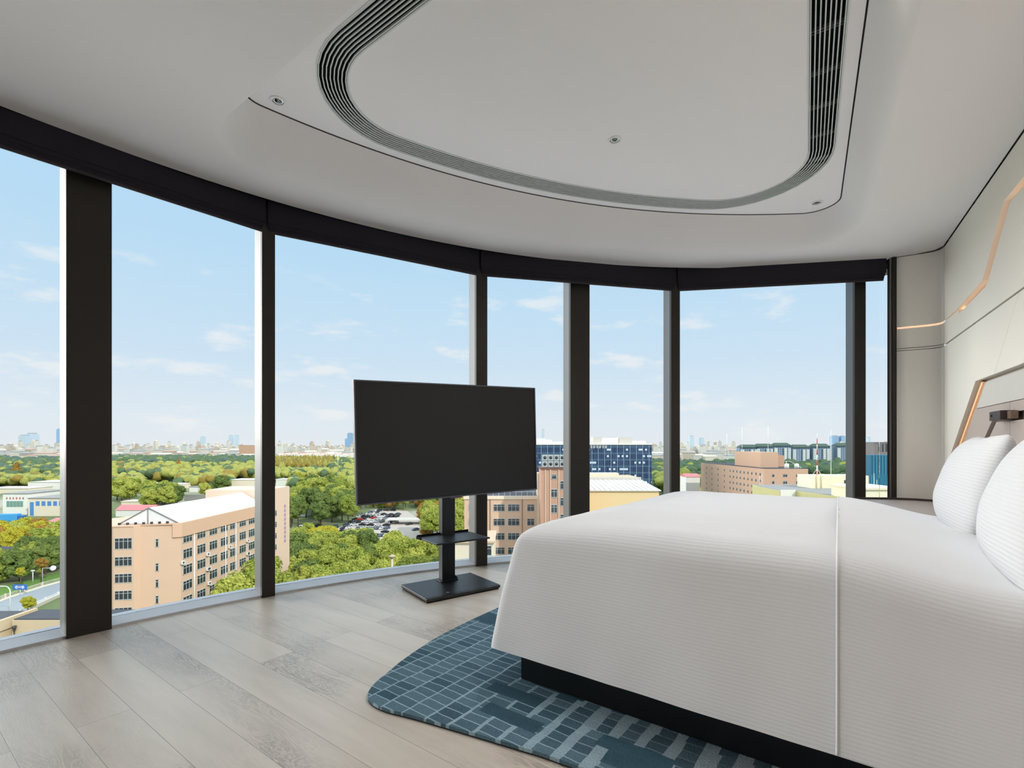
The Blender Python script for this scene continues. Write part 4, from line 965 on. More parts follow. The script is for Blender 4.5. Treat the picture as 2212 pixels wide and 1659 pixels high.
# ---- school building and tower
sb = thing('school_building', 'peach school building with rows of wide windows beside the television', 'building', (0, 0, 0))
Y = 121.; xa, xb = gx(1003, Y), gx(1180, Y); zt = hz(1072, Y)
b = MB(); b.box(xa, xb, Y, Y + 22, GZ, zt); b.build('wall', PEACH, sb)
b = MB(); b.box(xa + .3, xb, Y + .3, Y + 21.7, zt, zt + .1); b.build('roof', ROOFD, sb)
b = MB(); b.box(xa - .2, xb, Y - .25, Y + .2, zt - .7, zt + .1); b.build('cornice', CREAM, sb)
b = MB(); b.tube([(xa, Y + .3, zt + 1.1), (xb - 1.6, Y + .3, zt + 1.1)], .05, 6)
for k in range(14): x = xa + k * 1.4; b.tube([(x, Y + .3, zt), (x, Y + .3, zt + 1.1)], .04, 5)
b.build('roof_railing', METAL, sb)
its = []
for r in range(9):
    z = hz(1104.5 + r * 31.0, Y)
    for (p, q) in ((1012, 1018), (1066, 1090.5), (1097, 1122.5), (1138.5, 1154.5), (1161, 1168)): its.append((gx((p + q) / 2, Y) - xa, z, round((q - p) / 1070 * Y, 2), 1.75))
put_windows(sb, (xa, Y - .02), (xb, Y - .02), its)
for px in (1059, 1128):
    b = MB(); b.tube([(gx(px, Y), Y - .15, GZ), (gx(px, Y), Y - .15, zt + .8)], .07, 6); b.build('drain_pipe', mat('brown_pipe', srgb(130, 100, 84), .6), sb)
b = MB(); b.box(xb - 2.2, xb + .8, Y - .8, Y + 4, GZ, hz(1022, Y)); b.build('stair_bay', CREAM, sb)
put_windows(sb, (xb - 2.2, Y - .82), (xb + .8, Y - .82), [(1.1, hz(1076 + r * 31, Y), 1.0, 1.7) for r in range(8)])
tw = thing('brick_tower', 'pink-brown stair tower topped by rows of grey air handling units', 'tower', (0, 0, 0)); Y = 112.; xa, xb = gx(1169, Y), gx(1262, Y); zt = hz(1014, Y)
b = MB(); b.box(xa, xb, Y, Y + 9.5, GZ, zt); b.build('wall', PINKB, tw)
b = MB(); b.box(xa - .2, xb + .2, Y - .2, Y + 9.7, zt, zt + .3); b.build('cornice', mat('brown_cornice', srgb(120, 84, 70), .7), tw)  # dark brown band stands in for the shadow line at the tower top
put_windows(tw, (xa, Y - .02), (xb, Y - .02), [(gx(1197, Y) - xa, hz(1035, Y), 1.2, 1.1)] + [(gx(1197, Y) - xa, hz(1074.6 + r * 33.5, Y), 1.5, 1.9) for r in range(7)] + [(gx(1214, Y) - xa, hz(1057 + r * 36, Y), .9, 1.9) for r in range(7)])
for px in (1178, 1189, 1207):
    b = MB(); x = gx(px, Y); b.box(x - .12, x + .12, Y - .14, Y, GZ, zt); b.build('pilaster', PEACH, tw)
GU = mat('grey_unit', srgb(176, 182, 180), .5)
for i in range(7):
    for j in range(2):
        x = xa + .3 + i * 1.32; b = MB(); b.box(x, x + 1.2, Y + .6, Y + 2.0, zt + .5 + j * 1.45, zt + 1.85 + j * 1.45); u_ = b.build('air_unit', GU, tw, .04)
        b = MB(); b.lathe([(0, 0), (.36, 0), (.36, .04), (0, .04)], k=14); o = b.build('fan_grille', DMET, u_); o.location = (x + .6, Y + .58, zt + 1.2 + j * 1.45); o.rotation_euler = (R2(90), 0, 0)
# low cream entrance house in front of the school
lw = thing('entrance_house', 'low cream entrance house at the foot of the school building', 'building', (0, 0, 0)); Y = 100.
b = MB(); b.box(gx(975, Y), gx(1067, Y), Y, Y + 12, GZ, hz(1172, Y)); b.build('wall', CREAM, lw)
b = MB(); b.box(gx(970, Y), gx(1069, Y), Y - .5, Y + 12, hz(1172, Y), hz(1168, Y)); b.build('roof', PEACH, lw)
put_windows(lw, (gx(975, Y), Y - .02), (gx(1067, Y), Y - .02), [(7.6, hz(1200, Y), 1.1, 2.0)])

# ---- big pale sheet roof right of the broad central column
sr = thing('market_hall', 'wide hall with a pale ribbed sheet roof behind the bed', 'building', (0, 0, 0))
xa, xb, ya, yb = 15.5, 35.4, 117.5, 150.
b = MB(); b.box(xa, xb - .4, ya + .4, yb, GZ, EYE - 10.9); b.build('wall', mat('warm_cream_wall', srgb(240, 210, 160), .8), sr)
b = MB(); b.add([(xa, ya, EYE - 10.9), (xb, ya, EYE - 10.9), (xb, yb - 14, EYE - 9.6), (xa, yb - 14, EYE - 9.6), (xa, ya, EYE - 11.1), (xb, ya, EYE - 11.1), (xb, yb - 14, EYE - 9.8), (xa, yb - 14, EYE - 9.8)], [(0, 1, 2, 3), (7, 6, 5, 4), (0, 4, 5, 1), (1, 5, 6, 2), (2, 6, 7, 3), (3, 7, 4, 0)]); b.build('sheet_roof', mat('pale_sheet_roof', srgb(222, 218, 212), .6, var=.04, vscale=.5), sr)
for k in range(16):
    x = xa + .6 + k * 1.25; b = MB(); b.tube([(x, ya, EYE - 10.85), (x, yb - 14, EYE - 9.55)], .05, 5); b.build('rib', CONC, sr)
b = MB(); b.box(xa, xb, yb - 14, yb, EYE - 10.9, EYE - 9.2); b.build('upper_roof', mat('warm_roof', srgb(206, 188, 160), .8, var=.1, vscale=.6), sr)
b = MB(); b.box(xa, 31.5, yb - 4, yb, EYE - 9.2, EYE - 8.5); b.build('parapet', CREAM, sr)
b = MB(); b.box(xa, xb, yb - 14.3, yb - 13.8, EYE - 9.6, EYE - 9.0); b.build('parapet', CONC, sr)

# ---- navy glass office building
def m_office():
    m = bpy.data.materials.new('navy_curtain_wall'); m.use_nodes = True; nt = m.node_tree; p = nt.nodes['Principled BSDF']
    tc = nd(nt, 'ShaderNodeTexCoord'); s = nd(nt, 'ShaderNodeSeparateXYZ'); ln(nt, tc.outputs['Object'], s.inputs[0])
    x = mth(nt, 'ADD', s.outputs[0], s.outputs[1]); fx = mth(nt, 'FRACT', mth(nt, 'DIVIDE', x, 4.1)); fz = mth(nt, 'FRACT', mth(nt, 'DIVIDE', s.outputs[2], 4.2))
    fx2 = mth(nt, 'FRACT', mth(nt, 'DIVIDE', x, 1.37))
    c = nd(nt, 'ShaderNodeCombineXYZ'); ln(nt, mth(nt, 'FLOOR', mth(nt, 'DIVIDE', x, 1.37)), c.inputs[0]); ln(nt, mth(nt, 'FLOOR', mth(nt, 'DIVIDE', s.outputs[2], 4.2)), c.inputs[1])
    wn = nd(nt, 'ShaderNodeTexWhiteNoise', noise_dimensions='2D'); ln(nt, c.outputs[0], wn.inputs['Vector'])
    base = mixc(nt, wn.outputs['Value'], srgb(26, 46, 84), srgb(44, 74, 112))
    blind = mth(nt, 'MULTIPLY', mth(nt, 'GREATER_THAN', wn.outputs['Value'], .80), mth(nt, 'MULTIPLY', mth(nt, 'GREATER_THAN', fz, .5), mth(nt, 'LESS_THAN', fz, .8)))
    base = mixc(nt, blind, base, srgb(206, 220, 232))
    spn = mth(nt, 'LESS_THAN', fz, .2); base = mixc(nt, mth(nt, 'MULTIPLY', spn, .8), base, srgb(76, 106, 132))
    bar = mth(nt, 'LESS_THAN', fx, .07); base = mixc(nt, bar, base, srgb(150, 180, 196)); bar2 = mth(nt, 'LESS_THAN', fx2, .07); base = mixc(nt, mth(nt, 'MULTIPLY', bar2, .4), base, srgb(120, 150, 172))
    ln(nt, base, p.inputs['Base Color']); p.inputs['Roughness'].default_value = .5; return m
gb = thing('office_building', 'navy glass office building with pale window grid and white roof plant', 'building', (gx(1100, 320), 320, GZ)); L = (1408 - 1100) / 1070 * 320; h = hz(961, 320) - GZ
b = MB(); b.box(0, L, 0, 22, 0, h); b.build('glass_facade', m_office(), gb)
b = MB(); b.box(-.3, L + .3, -.4, 22.3, h, h + .8); b.build('roof_edge', WHT, gb)
def rp_(px0, px1, py0, nm='roof_plant', m=WHT, y0=4, y1=14): 
    b = MB(); b.box((px0 - 1100) / 1070 * 324, (px1 - 1100) / 1070 * 324, y0, y1, h + .8, h + .8 + (961 - py0) / 1070 * 324); b.build(nm, m, gb)
rp_(1155, 1178, 950); rp_(1178, 1192, 953); rp_(1281, 1300, 947, m=CONC); rp_(1300, 1336, 949); rp_(1337, 1366, 947, m=CONC); rp_(1366, 1395, 955); rp_(1192, 1215, 957)
for k in range(6):
    b = MB(); x = (1275 - 1100) / 1070 * 320 + k * 1.9; z = h - 2.3
    b.box(x, x + 1.4, -.3, -.1, z + 1.4, z + 1.65); b.box(x + .55, x + .85, -.3, -.1, z, z + 2.1); b.box(x, x + 1.4, -.3, -.1, z + .6, z + .85)
    if k % 2: b.box(x, x + .25, -.3, -.1, z, z + 1.6)
    b.build('sign_character', METAL, gb)

# ---- pink-brown hotel-like block on the right
pk = thing('tiled_block', 'large pink-brown tiled block with small square windows and a raised roof house', 'building', (0, 0, 0))
zt = EYE - 12.15
b = MB(); b.box(124.8, 146.5, 245, 327, GZ, zt); b.build('wall', mat('rose_beige_tiles', srgb(206, 168, 144), .75), pk)
b = MB(); b.box(125.2, 146, 245.5, 326, zt, zt + .1); b.build('roof', ROOFD, pk)
b = MB(); b.box(130, 139.2, 259, 289, zt, EYE - 4.1); b.build('roof_house', mat('rose_beige_light', srgb(214, 176, 148), .75), pk)
b = MB(); b.box(141.5, 149.5, 272, 280, zt, EYE - 6.0); b.build('roof_house', PINKB, pk)
its = []
for k in range(9):
    for r in range(7): its.append((4 + k * 4.3, zt - 3.6 - r * 3.3, 1.3, 1.5))
for k in range(4):
    for r in range(5): its.append((46 + k * 9.0, zt - 3.6 - r * 3.3, 1.5, 1.5))
put_windows(pk, (124.78, 327), (124.78, 245), [(82 - s, z, w_, h_) for s, z, w_, h_ in its])
put_windows(pk, (124.8, 244.98), (146.5, 244.98), [(s, zt - 4.0 - r * 3.4, w_, 1.5) for r in range(4) for s, w_ in ((4.4, 1.3), (10.3, 2.2), (16.3, 1.4))])
for (x, y) in ((137, 247), (142.5, 248)):
    b = MB(); b.lathe([(0, 0), (1, 0), (1, 2.4), (0, 2.7)], (x, y, zt), 14); b.build('water_tank', METAL, pk)
b = MB(); b.tube([(145, 262, zt), (145, 262, zt + 3.4)], .2, 6); b.tube([(136, 262, zt + 3.2), (147, 262, zt + 3.2), (153 - 7, 250, zt + .4)], .14, 6); b.build('pipe_rack', METAL, pk)
b = MB()
for y in range(292, 326, 4): b.tube([(126, y, zt), (126, y, zt + 1.6)], .09, 5)
b.tube([(126, 290, zt + 1.6), (126, 326, zt + 1.6)], .09, 5); b.build('roof_railing', DMET, pk)

# ---- cream roofs in front of it
cr = thing('cream_roof_building', 'cream and olive walled flat-roofed building right behind the folded duvet', 'building', (0, 0, 0)); zt = EYE - 13.4
OL = mat('olive_render', srgb(196, 190, 140), .85, var=.08, vscale=.4)
b = MB(); b.prism([(78, 157), (77.4, 143), (81.8, 143), (84, 122), (112, 122), (112, 165), (80, 165)], GZ, zt); b.build('wall', OL, cr)
b = MB(); b.prism([(78.4, 157), (77.8, 143.5), (82.3, 143.5), (84.5, 122.5), (112, 122.5), (112, 164.5), (80.3, 164.5)], zt, zt + .1); b.build('roof', ROOFG, cr)
b = MB(); b.box(77.5, 81.8, 142.8, 143.0, GZ, zt + .3); b.build('white_front', WHT, cr)
for k in range(5):
    b = MB(); x, y = 85.6 + k * 1.4, 131 - k * 1.2; b.box(x, x + .95, y, y + .5, zt + .3, zt + 1.1); u_ = b.build('air_conditioner', METAL, cr, .03)
    b = MB(); b.lathe([(0, 0), (.28, 0), (.28, .03), (0, .03)], k=12); o = b.build('fan_grille', DMET, u_); o.location = (x + .4, y - .02, zt + .7); o.rotation_euler = (R2(90), 0, 0)
rh = thing('rooftop_house', 'bright cream rooftop house under the red and white mast', 'building', (0, 0, zt))
b = MB(); b.box(91, 108, 150, 158, .1, 3.9); b.build('wall', mat('butter_cream_wall', srgb(246, 236, 200), .8), rh)
for x in (92.2, 93.6): b = MB(); b.tube([(x, 149.8, .1), (x, 149.8, 3.9)], .08, 6); b.build('drain_pipe', OL, rh)
b = MB(); b.box(100.6, 101.7, 149.9, 150, 1.4, 2.6); b.build('window', WGL, rh)
def mast(name, label, px, pyb, pyt, Y, stripes=False, r=.14):
    x = gx(px, Y); z0 = hz(pyb, Y); H = hz(pyt, Y) - z0; t = thing(name, label, 'mast', (x, Y, z0))
    if stripes:
        for k in range(8):
            b = MB(); b.tube([(0, 0, H * k / 8), (0, 0, H * (k + 1) / 8 - .01)], r * (1.5 - .12 * k), 8); b.build('pole_section', METAL if k % 2 else mat('mast_red', srgb(176, 84, 70), .6), t)
        b = MB()
        for a in (0, 2.1, 4.2): b.tube([(1.5 * math.cos(a), 1.5 * math.sin(a), 0), (0, 0, 2.2)], .07, 6)
        b.build('tripod', METAL, t)
    else: b = MB(); b.tube([(0, 0, 0), (0, 0, H)], r, 6, r2=r * .6); b.build('pole', METAL, t)
mast('antenna_mast', 'red and white antenna mast on the rooftop house', 1765, 1028, 937, 152, True)
mast('antenna_mast', 'thin grey antenna mast right of the red and white one', 1795, 1030, 928, 153, r=.10)
mast('lightning_rod', 'thin rod on the olive roof, taller of the pair', 1641, 1053, 1029, 156, r=.07)
mast('lightning_rod', 'thin rod on the olive roof beside the taller one', 1646, 1053, 1025, 156, r=.07)
mast('radio_mast', 'tall thin mast on the horizon behind the raised roof house', 1659, 985, 920, 800, r=.6)
mast('radio_mast', 'thin mast on the horizon left of the raised roof house', 1603, 985, 923, 800, r=.6)
mast('radio_mast', 'short thin mast on the horizon above the far end of the tiled block', 1570, 985, 937, 800, r=.5)
# right end bay
dk = lowb('office_block', 'dark grey office block with tall dark window strips at the far right', 1889, 1945, 430, 30, 956, mat('dark_grey_cladding', srgb(128, 122, 122), .7), ROOFG)
for k in range(6):
    b = MB(); x = 3.4 + k * 3.1; h = hz(956, 430) - GZ; b.box(x, x + 1.5, -.1, 0, h - 8, h - 1.2); b.build('window', WGL, dk)
tl = thing('teal_hall', 'teal blue slatted hall below the dark grey office block', 'building', (gx(1881, 380), 380, GZ)); TE = mat('teal_glass', srgb(40, 104, 134), .4, spec=.5); h = hz(983, 380) - GZ
b = MB(); b.box(0, 26, 0, 16, 0, h); b.build('wall', TE, tl)
for k in range(22):
    b = MB(); x = .4 + k * 1.15; b.box(x, x + .35, -.4, 0, h * .30, h if k % 2 else h * .62); b.build('fin', mat('teal_fin', srgb(80, 168, 196), .5), tl)
lowb('cream_roof_building', 'cream parapet wall of a near roof at the right end of the glass', 1866, 1950, 118, 12, 1058, mat('cream2', srgb(240, 232, 204), .8), CREAM)
mast('lightning_rod', 'thin white rod in front of the teal hall, taller of the two', 1888, 1058, 1022, 119, r=.06)
mast('lightning_rod', 'thin white rod in front of the teal hall, shorter of the two', 1894, 1058, 1036, 119, r=.06)

# ---- green-roofed towers behind the park
AP = thing('apartment_tower', '', 'building', (0, 0, GZ)); GRF = mat('dark_green_roof', srgb(74, 96, 84), .8)
def m_grid(name, wallc, winc, sx=3.4, sz=3.2, wx=.5, wz=.45):
    m = bpy.data.materials.new(name); m.use_nodes = True; nt = m.node_tree; p = nt.nodes['Principled BSDF']
    tc = nd(nt, 'ShaderNodeTexCoord'); s = nd(nt, 'ShaderNodeSeparateXYZ'); ln(nt, tc.outputs['Object'], s.inputs[0])
    g = nd(nt, 'ShaderNodeNewGeometry'); gn = nd(nt, 'ShaderNodeSeparateXYZ'); ln(nt, g.outputs['Normal'], gn.inputs[0])
    fx = mth(nt, 'FRACT', mth(nt, 'DIVIDE', mth(nt, 'ADD', s.outputs[0], s.outputs[1]), sx)); fz = mth(nt, 'FRACT', mth(nt, 'DIVIDE', s.outputs[2], sz))
    k = mth(nt, 'MULTIPLY', mth(nt, 'LESS_THAN', fx, wx), mth(nt, 'MULTIPLY', mth(nt, 'LESS_THAN', fz, wz), mth(nt, 'LESS_THAN', gn.outputs[2], .5)))
    oi = nd(nt, 'ShaderNodeObjectInfo'); wv = mixc(nt, oi.outputs['Random'], tuple(c * .86 for c in wallc), tuple(min(1, c * 1.08) for c in wallc))
    ln(nt, mixc(nt, k, wv, winc), p.inputs['Base Color']); p.inputs['Roughness'].default_value = .7; return m
GA = m_grid('blue_grey_bays', srgb(148, 168, 186), srgb(76, 100, 128), 3.4, 3.2, .6, .5); GW = m_grid('white_bays', srgb(226, 230, 226), srgb(150, 168, 176), 3.4, 3.2, .4, .4)
b = MB(); b.box(-14, 14, 0, 14, 0, 46); b.build('wall', GA, AP)
for x0, x1 in ((-13, -8.5), (2, 6.5), (8, 12)): b = MB(); b.box(x0, x1, -2, 0, 0, 42); b.build('white_bay', GW, AP)
b = MB(); b.add([(-14.8, -2.4, 46), (14.8, -2.4, 46), (14.8, 14.8, 46), (-14.8, 14.8, 46), (-9, 4, 51.5), (9, 4, 51.5), (9, 9, 51.5), (-9, 9, 51.5)], [(0, 1, 5, 4), (1, 2, 6, 5), (2, 3, 7, 6), (3, 0, 4, 7), (4, 5, 6, 7), (0, 3, 2, 1)]); b.build('roof', GRF, AP)
APL = ['green-roofed blue-grey apartment tower above the left part of the raised roof house', 'green-roofed apartment tower directly behind the raised roof house', 'green-roofed apartment tower just right of the raised roof house', 'green-roofed apartment tower left of the red and white mast', 'green-roofed apartment tower right behind the red and white mast', 'green-roofed apartment tower partly hidden by the last column']
for i, px in enumerate((1618, 1652, 1690, 1730, 1774, 1826)):
    Y = 880; x = gx(px, Y); c = AP if i == 0 else copy_tree(AP); c.location = (x, Y, GZ); c.scale = (1.15, 1, .93 + .03 * (i % 3) ); c['label'] = APL[i]; c['group'] = 'green-roofed apartment towers behind the park'

# ---- distant city
MG = [m_grid('pale_city_a', srgb(222, 213, 198), srgb(158, 158, 156)), m_grid('pale_city_b', srgb(204, 190, 174), srgb(136, 134, 132), 4.2, 3.1, .4, .5), m_grid('pale_city_c', srgb(220, 216, 208), srgb(168, 174, 178), 5, 3.3, .5, .4), m_grid('brown_city', srgb(190, 150, 122), srgb(220, 206, 190), 4, 3.2, .4, .4)]  # pale, low-contrast tones stand in for distance haze
HAZ = m_grid('bluish_far_tower', srgb(200, 214, 228), srgb(176, 196, 216), 6, 4, .5, .5)  # haze put into the pale blue tone
BASE = []
for k, (w_, d_, h_) in enumerate(((30, 14, 24), (44, 14, 18), (20, 16, 34), (60, 14, 16), (16, 16, 52))):
    b = MB(); b.box(-w_ / 2, w_ / 2, 0, d_, 0, h_)
    b2 = MB()
    if k in (0, 1): b2.add([(-w_/2 - 1, -1, h_), (w_/2 + 1, -1, h_), (w_/2 + 1, d_ + 1, h_), (-w_/2 - 1, d_ + 1, h_), (-w_/2 + 2, d_/2, h_ + 3.5), (w_/2 - 2, d_/2, h_ + 3.5)], [(0, 1, 5, 4), (1, 2, 5), (2, 3, 4, 5), (3, 0, 4)])
    else: b2.box(-w_ * .2, w_ * .15, 3, d_ - 3, h_, h_ + 4)
    o = b.build('wall', MG[0]); r_ = b2.build('roof', CREAM); BASE.append((o.data, r_.data)); bpy.data.objects.remove(o); bpy.data.objects.remove(r_)
CREAMR = mat('sand_roof', srgb(190, 160, 142), .8); PALEG = mat('pale_grey_roof', srgb(160, 162, 164), .8)
def city(px, Y, k, m, rm, label, group, sc_=1., rz=0.):
    e = thing('city_building', label, 'building', (gx(px, Y), Y, GZ), rz, group); e.scale = (sc_, 1, 1) if not isinstance(sc_, tuple) else sc_
    for md, nm, mm in ((BASE[k][0], 'wall', m), (BASE[k][1], 'roof', rm)):
        o = bpy.data.objects.new(nm, md); COL.objects.link(o); o.parent = e; o.material_slots[0].link = 'OBJECT'; o.material_slots[0].material = mm
bays = [((-20, 134), 'at the far left', 26), ((243, 330), 'over the red-roofed houses', 12), ((330, 553), 'between the two left columns', 34), ((594, 770), 'left of the television', 30), ((1160, 1222), 'over the navy office building', 4), ((1408, 1434), 'beside the navy office building', 4), ((1470, 1600), 'left of the raised roof house', 22), ((1800, 1930), 'at the far right', 12)]
for (a, c_), wh, n in bays:
    for r in range(3):
        Y0 = (1500, 2000, 2700)[r]; nn_ = int(n * (.55, .9, .7)[r]) + 1
        for i in range(nn_):
            px = a + (c_ - a) * (i + rnd.random()) / nn_; Y = Y0 + rnd.uniform(-150, 150)
            if r == 0: k = rnd.choice((0, 1, 3, 1)); hs = rnd.uniform(.8, 1.15)
            elif r == 1: k = rnd.choice((0, 2, 2, 1)); hs = rnd.uniform(.9, 1.3)
            else: k = rnd.choice((2, 2, 4)); hs = rnd.uniform(.9, 1.3)
            m = MG[rnd.choices((0, 1, 2, 3), (4, 2, 4, .25))[0]]; 
            city(px, Y, k, m, rnd.choice((CREAMR, PALEG, PALEG, CREAM)), 'pale block of the distant city %s' % wh, 'distant city blocks %s' % wh, (rnd.uniform(.8, 1.3), 1, hs), rnd.uniform(-.3, .3))
def tower(px, wpx, pyt, Y, col, label, cap=True):
    w_ = wpx / 1070 * Y; h = hz(pyt, Y) - GZ; t = thing('city_tower', label, 'tower', (gx(px, Y), Y, GZ)); b = MB(); b.box(-w_/2, w_/2, 0, w_, 0, h); b.build('shaft', col, t)
    if cap: b = MB(); b.box(-w_/2.6, w_/2.6, w_*.2, w_*.8, h, h + w_ * .12); b.build('crown', PALEG, t)
B1 = m_grid('blue_far_glass', srgb(150, 182, 214), srgb(128, 164, 202), 8, 6, .5, .5)  # blue glass, paled to stand in for haze
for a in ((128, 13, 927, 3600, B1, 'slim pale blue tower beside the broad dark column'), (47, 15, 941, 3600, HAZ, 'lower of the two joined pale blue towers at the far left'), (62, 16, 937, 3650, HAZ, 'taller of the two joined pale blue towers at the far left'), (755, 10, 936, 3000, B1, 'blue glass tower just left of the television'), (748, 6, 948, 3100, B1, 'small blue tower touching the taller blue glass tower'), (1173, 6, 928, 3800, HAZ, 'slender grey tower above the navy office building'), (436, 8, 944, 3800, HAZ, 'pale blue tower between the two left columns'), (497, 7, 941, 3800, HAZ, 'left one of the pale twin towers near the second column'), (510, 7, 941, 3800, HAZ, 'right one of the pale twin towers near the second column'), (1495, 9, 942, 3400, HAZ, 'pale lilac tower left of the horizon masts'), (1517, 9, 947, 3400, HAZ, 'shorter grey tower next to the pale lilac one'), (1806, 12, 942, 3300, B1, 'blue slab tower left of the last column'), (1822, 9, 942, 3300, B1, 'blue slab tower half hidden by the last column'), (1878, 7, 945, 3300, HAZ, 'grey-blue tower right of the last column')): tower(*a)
for i in range(9):
    c = lowb('red_roof_house', 'small red-roofed house in the row below the distant city', 246 + i * 10.4, 254.5 + i * 10.4, 1350 + 30 * (i % 3), 12, 988, WHT, REDR, 4, group='red-roofed houses below the distant city')
lowb('brown_block', 'brown brick block on the horizon beside the second column', 516, 562, 1500, 30, 962, MG[3], PALEG)
for i in range(11):
    lowb('villa', 'pale pink-roofed villa in the row behind the orange wood', 598 + i * 15.6, 611 + i * 15.6, 1250 + 40 * (i % 2), 16, 983 - (i % 3), WHT, mat('salmon_roof', srgb(222, 190, 176), .8), 4, group='villas behind the orange wood')

# ============================================================ trees
def leafmat(name, c0, c1, trans=.25):
    m = bpy.data.materials.new(name); m.use_nodes = True; nt = m.node_tree; p = nt.nodes['Principled BSDF']; o = nt.nodes['Material Output']
    oi = nd(nt, 'ShaderNodeObjectInfo'); tc = nd(nt, 'ShaderNodeTexCoord'); nz = nd(nt, 'ShaderNodeTexNoise', i_Scale=3.2, i_Detail=5.); ln(nt, tc.outputs['Object'], nz.inputs['Vector'])
    f = mth(nt, 'ADD', mth(nt, 'MULTIPLY', oi.outputs['Random'], .55), mth(nt, 'MULTIPLY_ADD', nz.outputs[0], 1.3, -.45), clamp=True)
    c = mixc(nt, f, c0, c1); ln(nt, c, p.inputs['Base Color']); p.inputs['Roughness'].default_value = .7; p.inputs['Specular IOR Level'].default_value = .2
    t = nd(nt, 'ShaderNodeBsdfTranslucent'); ln(nt, c, t.inputs[0]); x = nd(nt, 'ShaderNodeMixShader', i_0=trans); ln(nt, p.outputs[0], x.inputs[1]); ln(nt, t.outputs[0], x.inputs[2]); ln(nt, x.outputs[0], o.inputs[0]); return m
LG = leafmat('leaf_green', srgb(132, 152, 62), srgb(206, 206, 104)); LD = leafmat('leaf_dark', srgb(88, 112, 60), srgb(146, 162, 84)); LY = leafmat('leaf_yellow', srgb(170, 176, 60), srgb(222, 202, 70)); LO = leafmat('leaf_orange', srgb(160, 134, 62), srgb(200, 152, 74)); LB2 = leafmat('leaf_bluegreen', srgb(66, 96, 78), srgb(96, 124, 84))
import numpy as np
def crown_mesh(name, seed, nleaf=1500, ls=.30, conic=False, lobes=9):
    g = np.random.default_rng(seed); L = []
    vs = []; fs = []
    for i in range(lobes):
        a = i * 2.4 + g.random() * .8; z = .58 - 1.15 * (i / (lobes - 1)) ** 1.1; r = .60 * math.sqrt(max(.02, 1 - ((z + .05) / .78) ** 2)) * (1 if i % 3 else .45)
        if conic: z = i / lobes * .9; r = (1 - z) * .3
        L.append((r * math.cos(a), r * math.sin(a), z, (.26 + .13 * g.random()) if not conic else .42 * (1 - z) + .08))
    def quad(c, n, s):
        n = n / np.linalg.norm(n); t = np.cross(n, g.normal(size=3)); t /= np.linalg.norm(t); b_ = np.cross(n, t); o = len(vs)
        e = g.uniform(.6, 1.2)
        for sx, sy in ((-1, -.5), (.2, -1), (1, .4), (-.3, 1)): vs.append(tuple(c + t * sx * s * e + b_ * sy * s))
        fs.append((o, o + 1, o + 2, o + 3))
    # inner solid mass
    for (x, y, z, r) in L:
        bm = bmesh.new(); bmesh.ops.create_icosphere(bm, subdivisions=2, radius=r * .9)
        o = len(vs)
        for v in bm.verts: 
            q = v.co * (1 + .45 * mnoise.noise(v.co * 7 + Vector((seed, x * 5, z * 5)))); vs.append((x + q.x, y + q.y, z + q.z * .85))
        for f in bm.faces: fs.append(tuple(o + v.index for v in f.verts))
        bm.free()
    for k in range(nleaf):
        x, y, z, r = L[g.integers(len(L))]; d = g.normal(size=3); d /= np.linalg.norm(d)
        if d[2] < -.5: d[2] *= -1
        c = np.array((x, y, z)) + d * np.array((r, r, r * .9)) * g.uniform(.86, 1.2)
        quad(c, d + g.normal(size=3) * .55, ls / 5 * g.uniform(.5, 1.1))
    me = bpy.data.meshes.new(name); me.from_pydata(vs, [], fs); me.materials.append(LG); me.update(); return me
CR = [crown_mesh('crown', s, 3400, .30, lobes=17) for s in (1, 2, 3, 4, 5)]; CRC = [crown_mesh('crown', s, 1100, conic=True, lobes=8) for s in (11, 12)]
trk = MB(); trk.tube([(0, 0, 0), (.01, .0, .5), (-.01, .02, 1)], .045, 7, r2=.025); trk.tube([(0, 0, .6), (.12, .05, .95)], .02, 5); trk.tube([(0, 0, .55), (-.13, -.04, .92)], .02, 5)
to = trk.build('trunk', WOOD); TRK = to.data; bpy.data.objects.remove(to)
NT = [0]
def tree(x, y, H, Rr, m, label, group=None, conic=False, name=None):
    NT[0] += 1
    t = thing(name or ('conifer' if conic else 'tree'), label, 'tree', (x, y, GZ), rnd.uniform(0, 6.28), group)
    ch = H * .85; tz = H - ch * .95
    o = bpy.data.objects.new('crown', rnd.choice(CRC if conic else CR)); COL.objects.link(o); o.parent = t; o.location = (0, 0, H - (ch if conic else Rr * .95)); o.scale = (Rr, Rr, ch if conic else Rr * .98)
    o.material_slots[0].link = 'OBJECT'; o.material_slots[0].material = m
    k = bpy.data.objects.new('trunk', TRK); COL.objects.link(k); k.parent = t; k.scale = (H * .5, H * .5, H * .8)
def grove(poly, spacing, H, Rr, ms, label, group, seed, jit=.45, conic=False, name=None, maxn=999):
    g = random.Random(seed); xs = [p[0] for p in poly]; ys = [p[1] for p in poly]; n = 0
    y = min(ys)
    while y < max(ys):
        x = min(xs) + g.random() * spacing
        while x < max(xs):
            px, py = x + g.uniform(-jit, jit) * spacing, y + g.uniform(-jit, jit) * spacing; ins = False; j = len(poly) - 1
            for i in range(len(poly)):
                if (poly[i][1] > py) != (poly[j][1] > py) and px < (poly[j][0] - poly[i][0]) * (py - poly[i][1]) / (poly[j][1] - poly[i][1]) + poly[i][0]: ins = not ins
                j = i
            if ins and n < maxn:
                m, lb = g.choice(ms); tree(px, py, g.uniform(*H), g.uniform(*Rr), m, '%s %s' % (lb, label), '%s: %s' % (group, lb), conic, name); n += 1
            x += spacing
        y += spacing * .87
G_, Y_, D_, O_ = (LG, 'bright green tree'), (LY, 'yellow-green tree'), (LD, 'dark green tree'), (LO, 'orange-tinged tree')
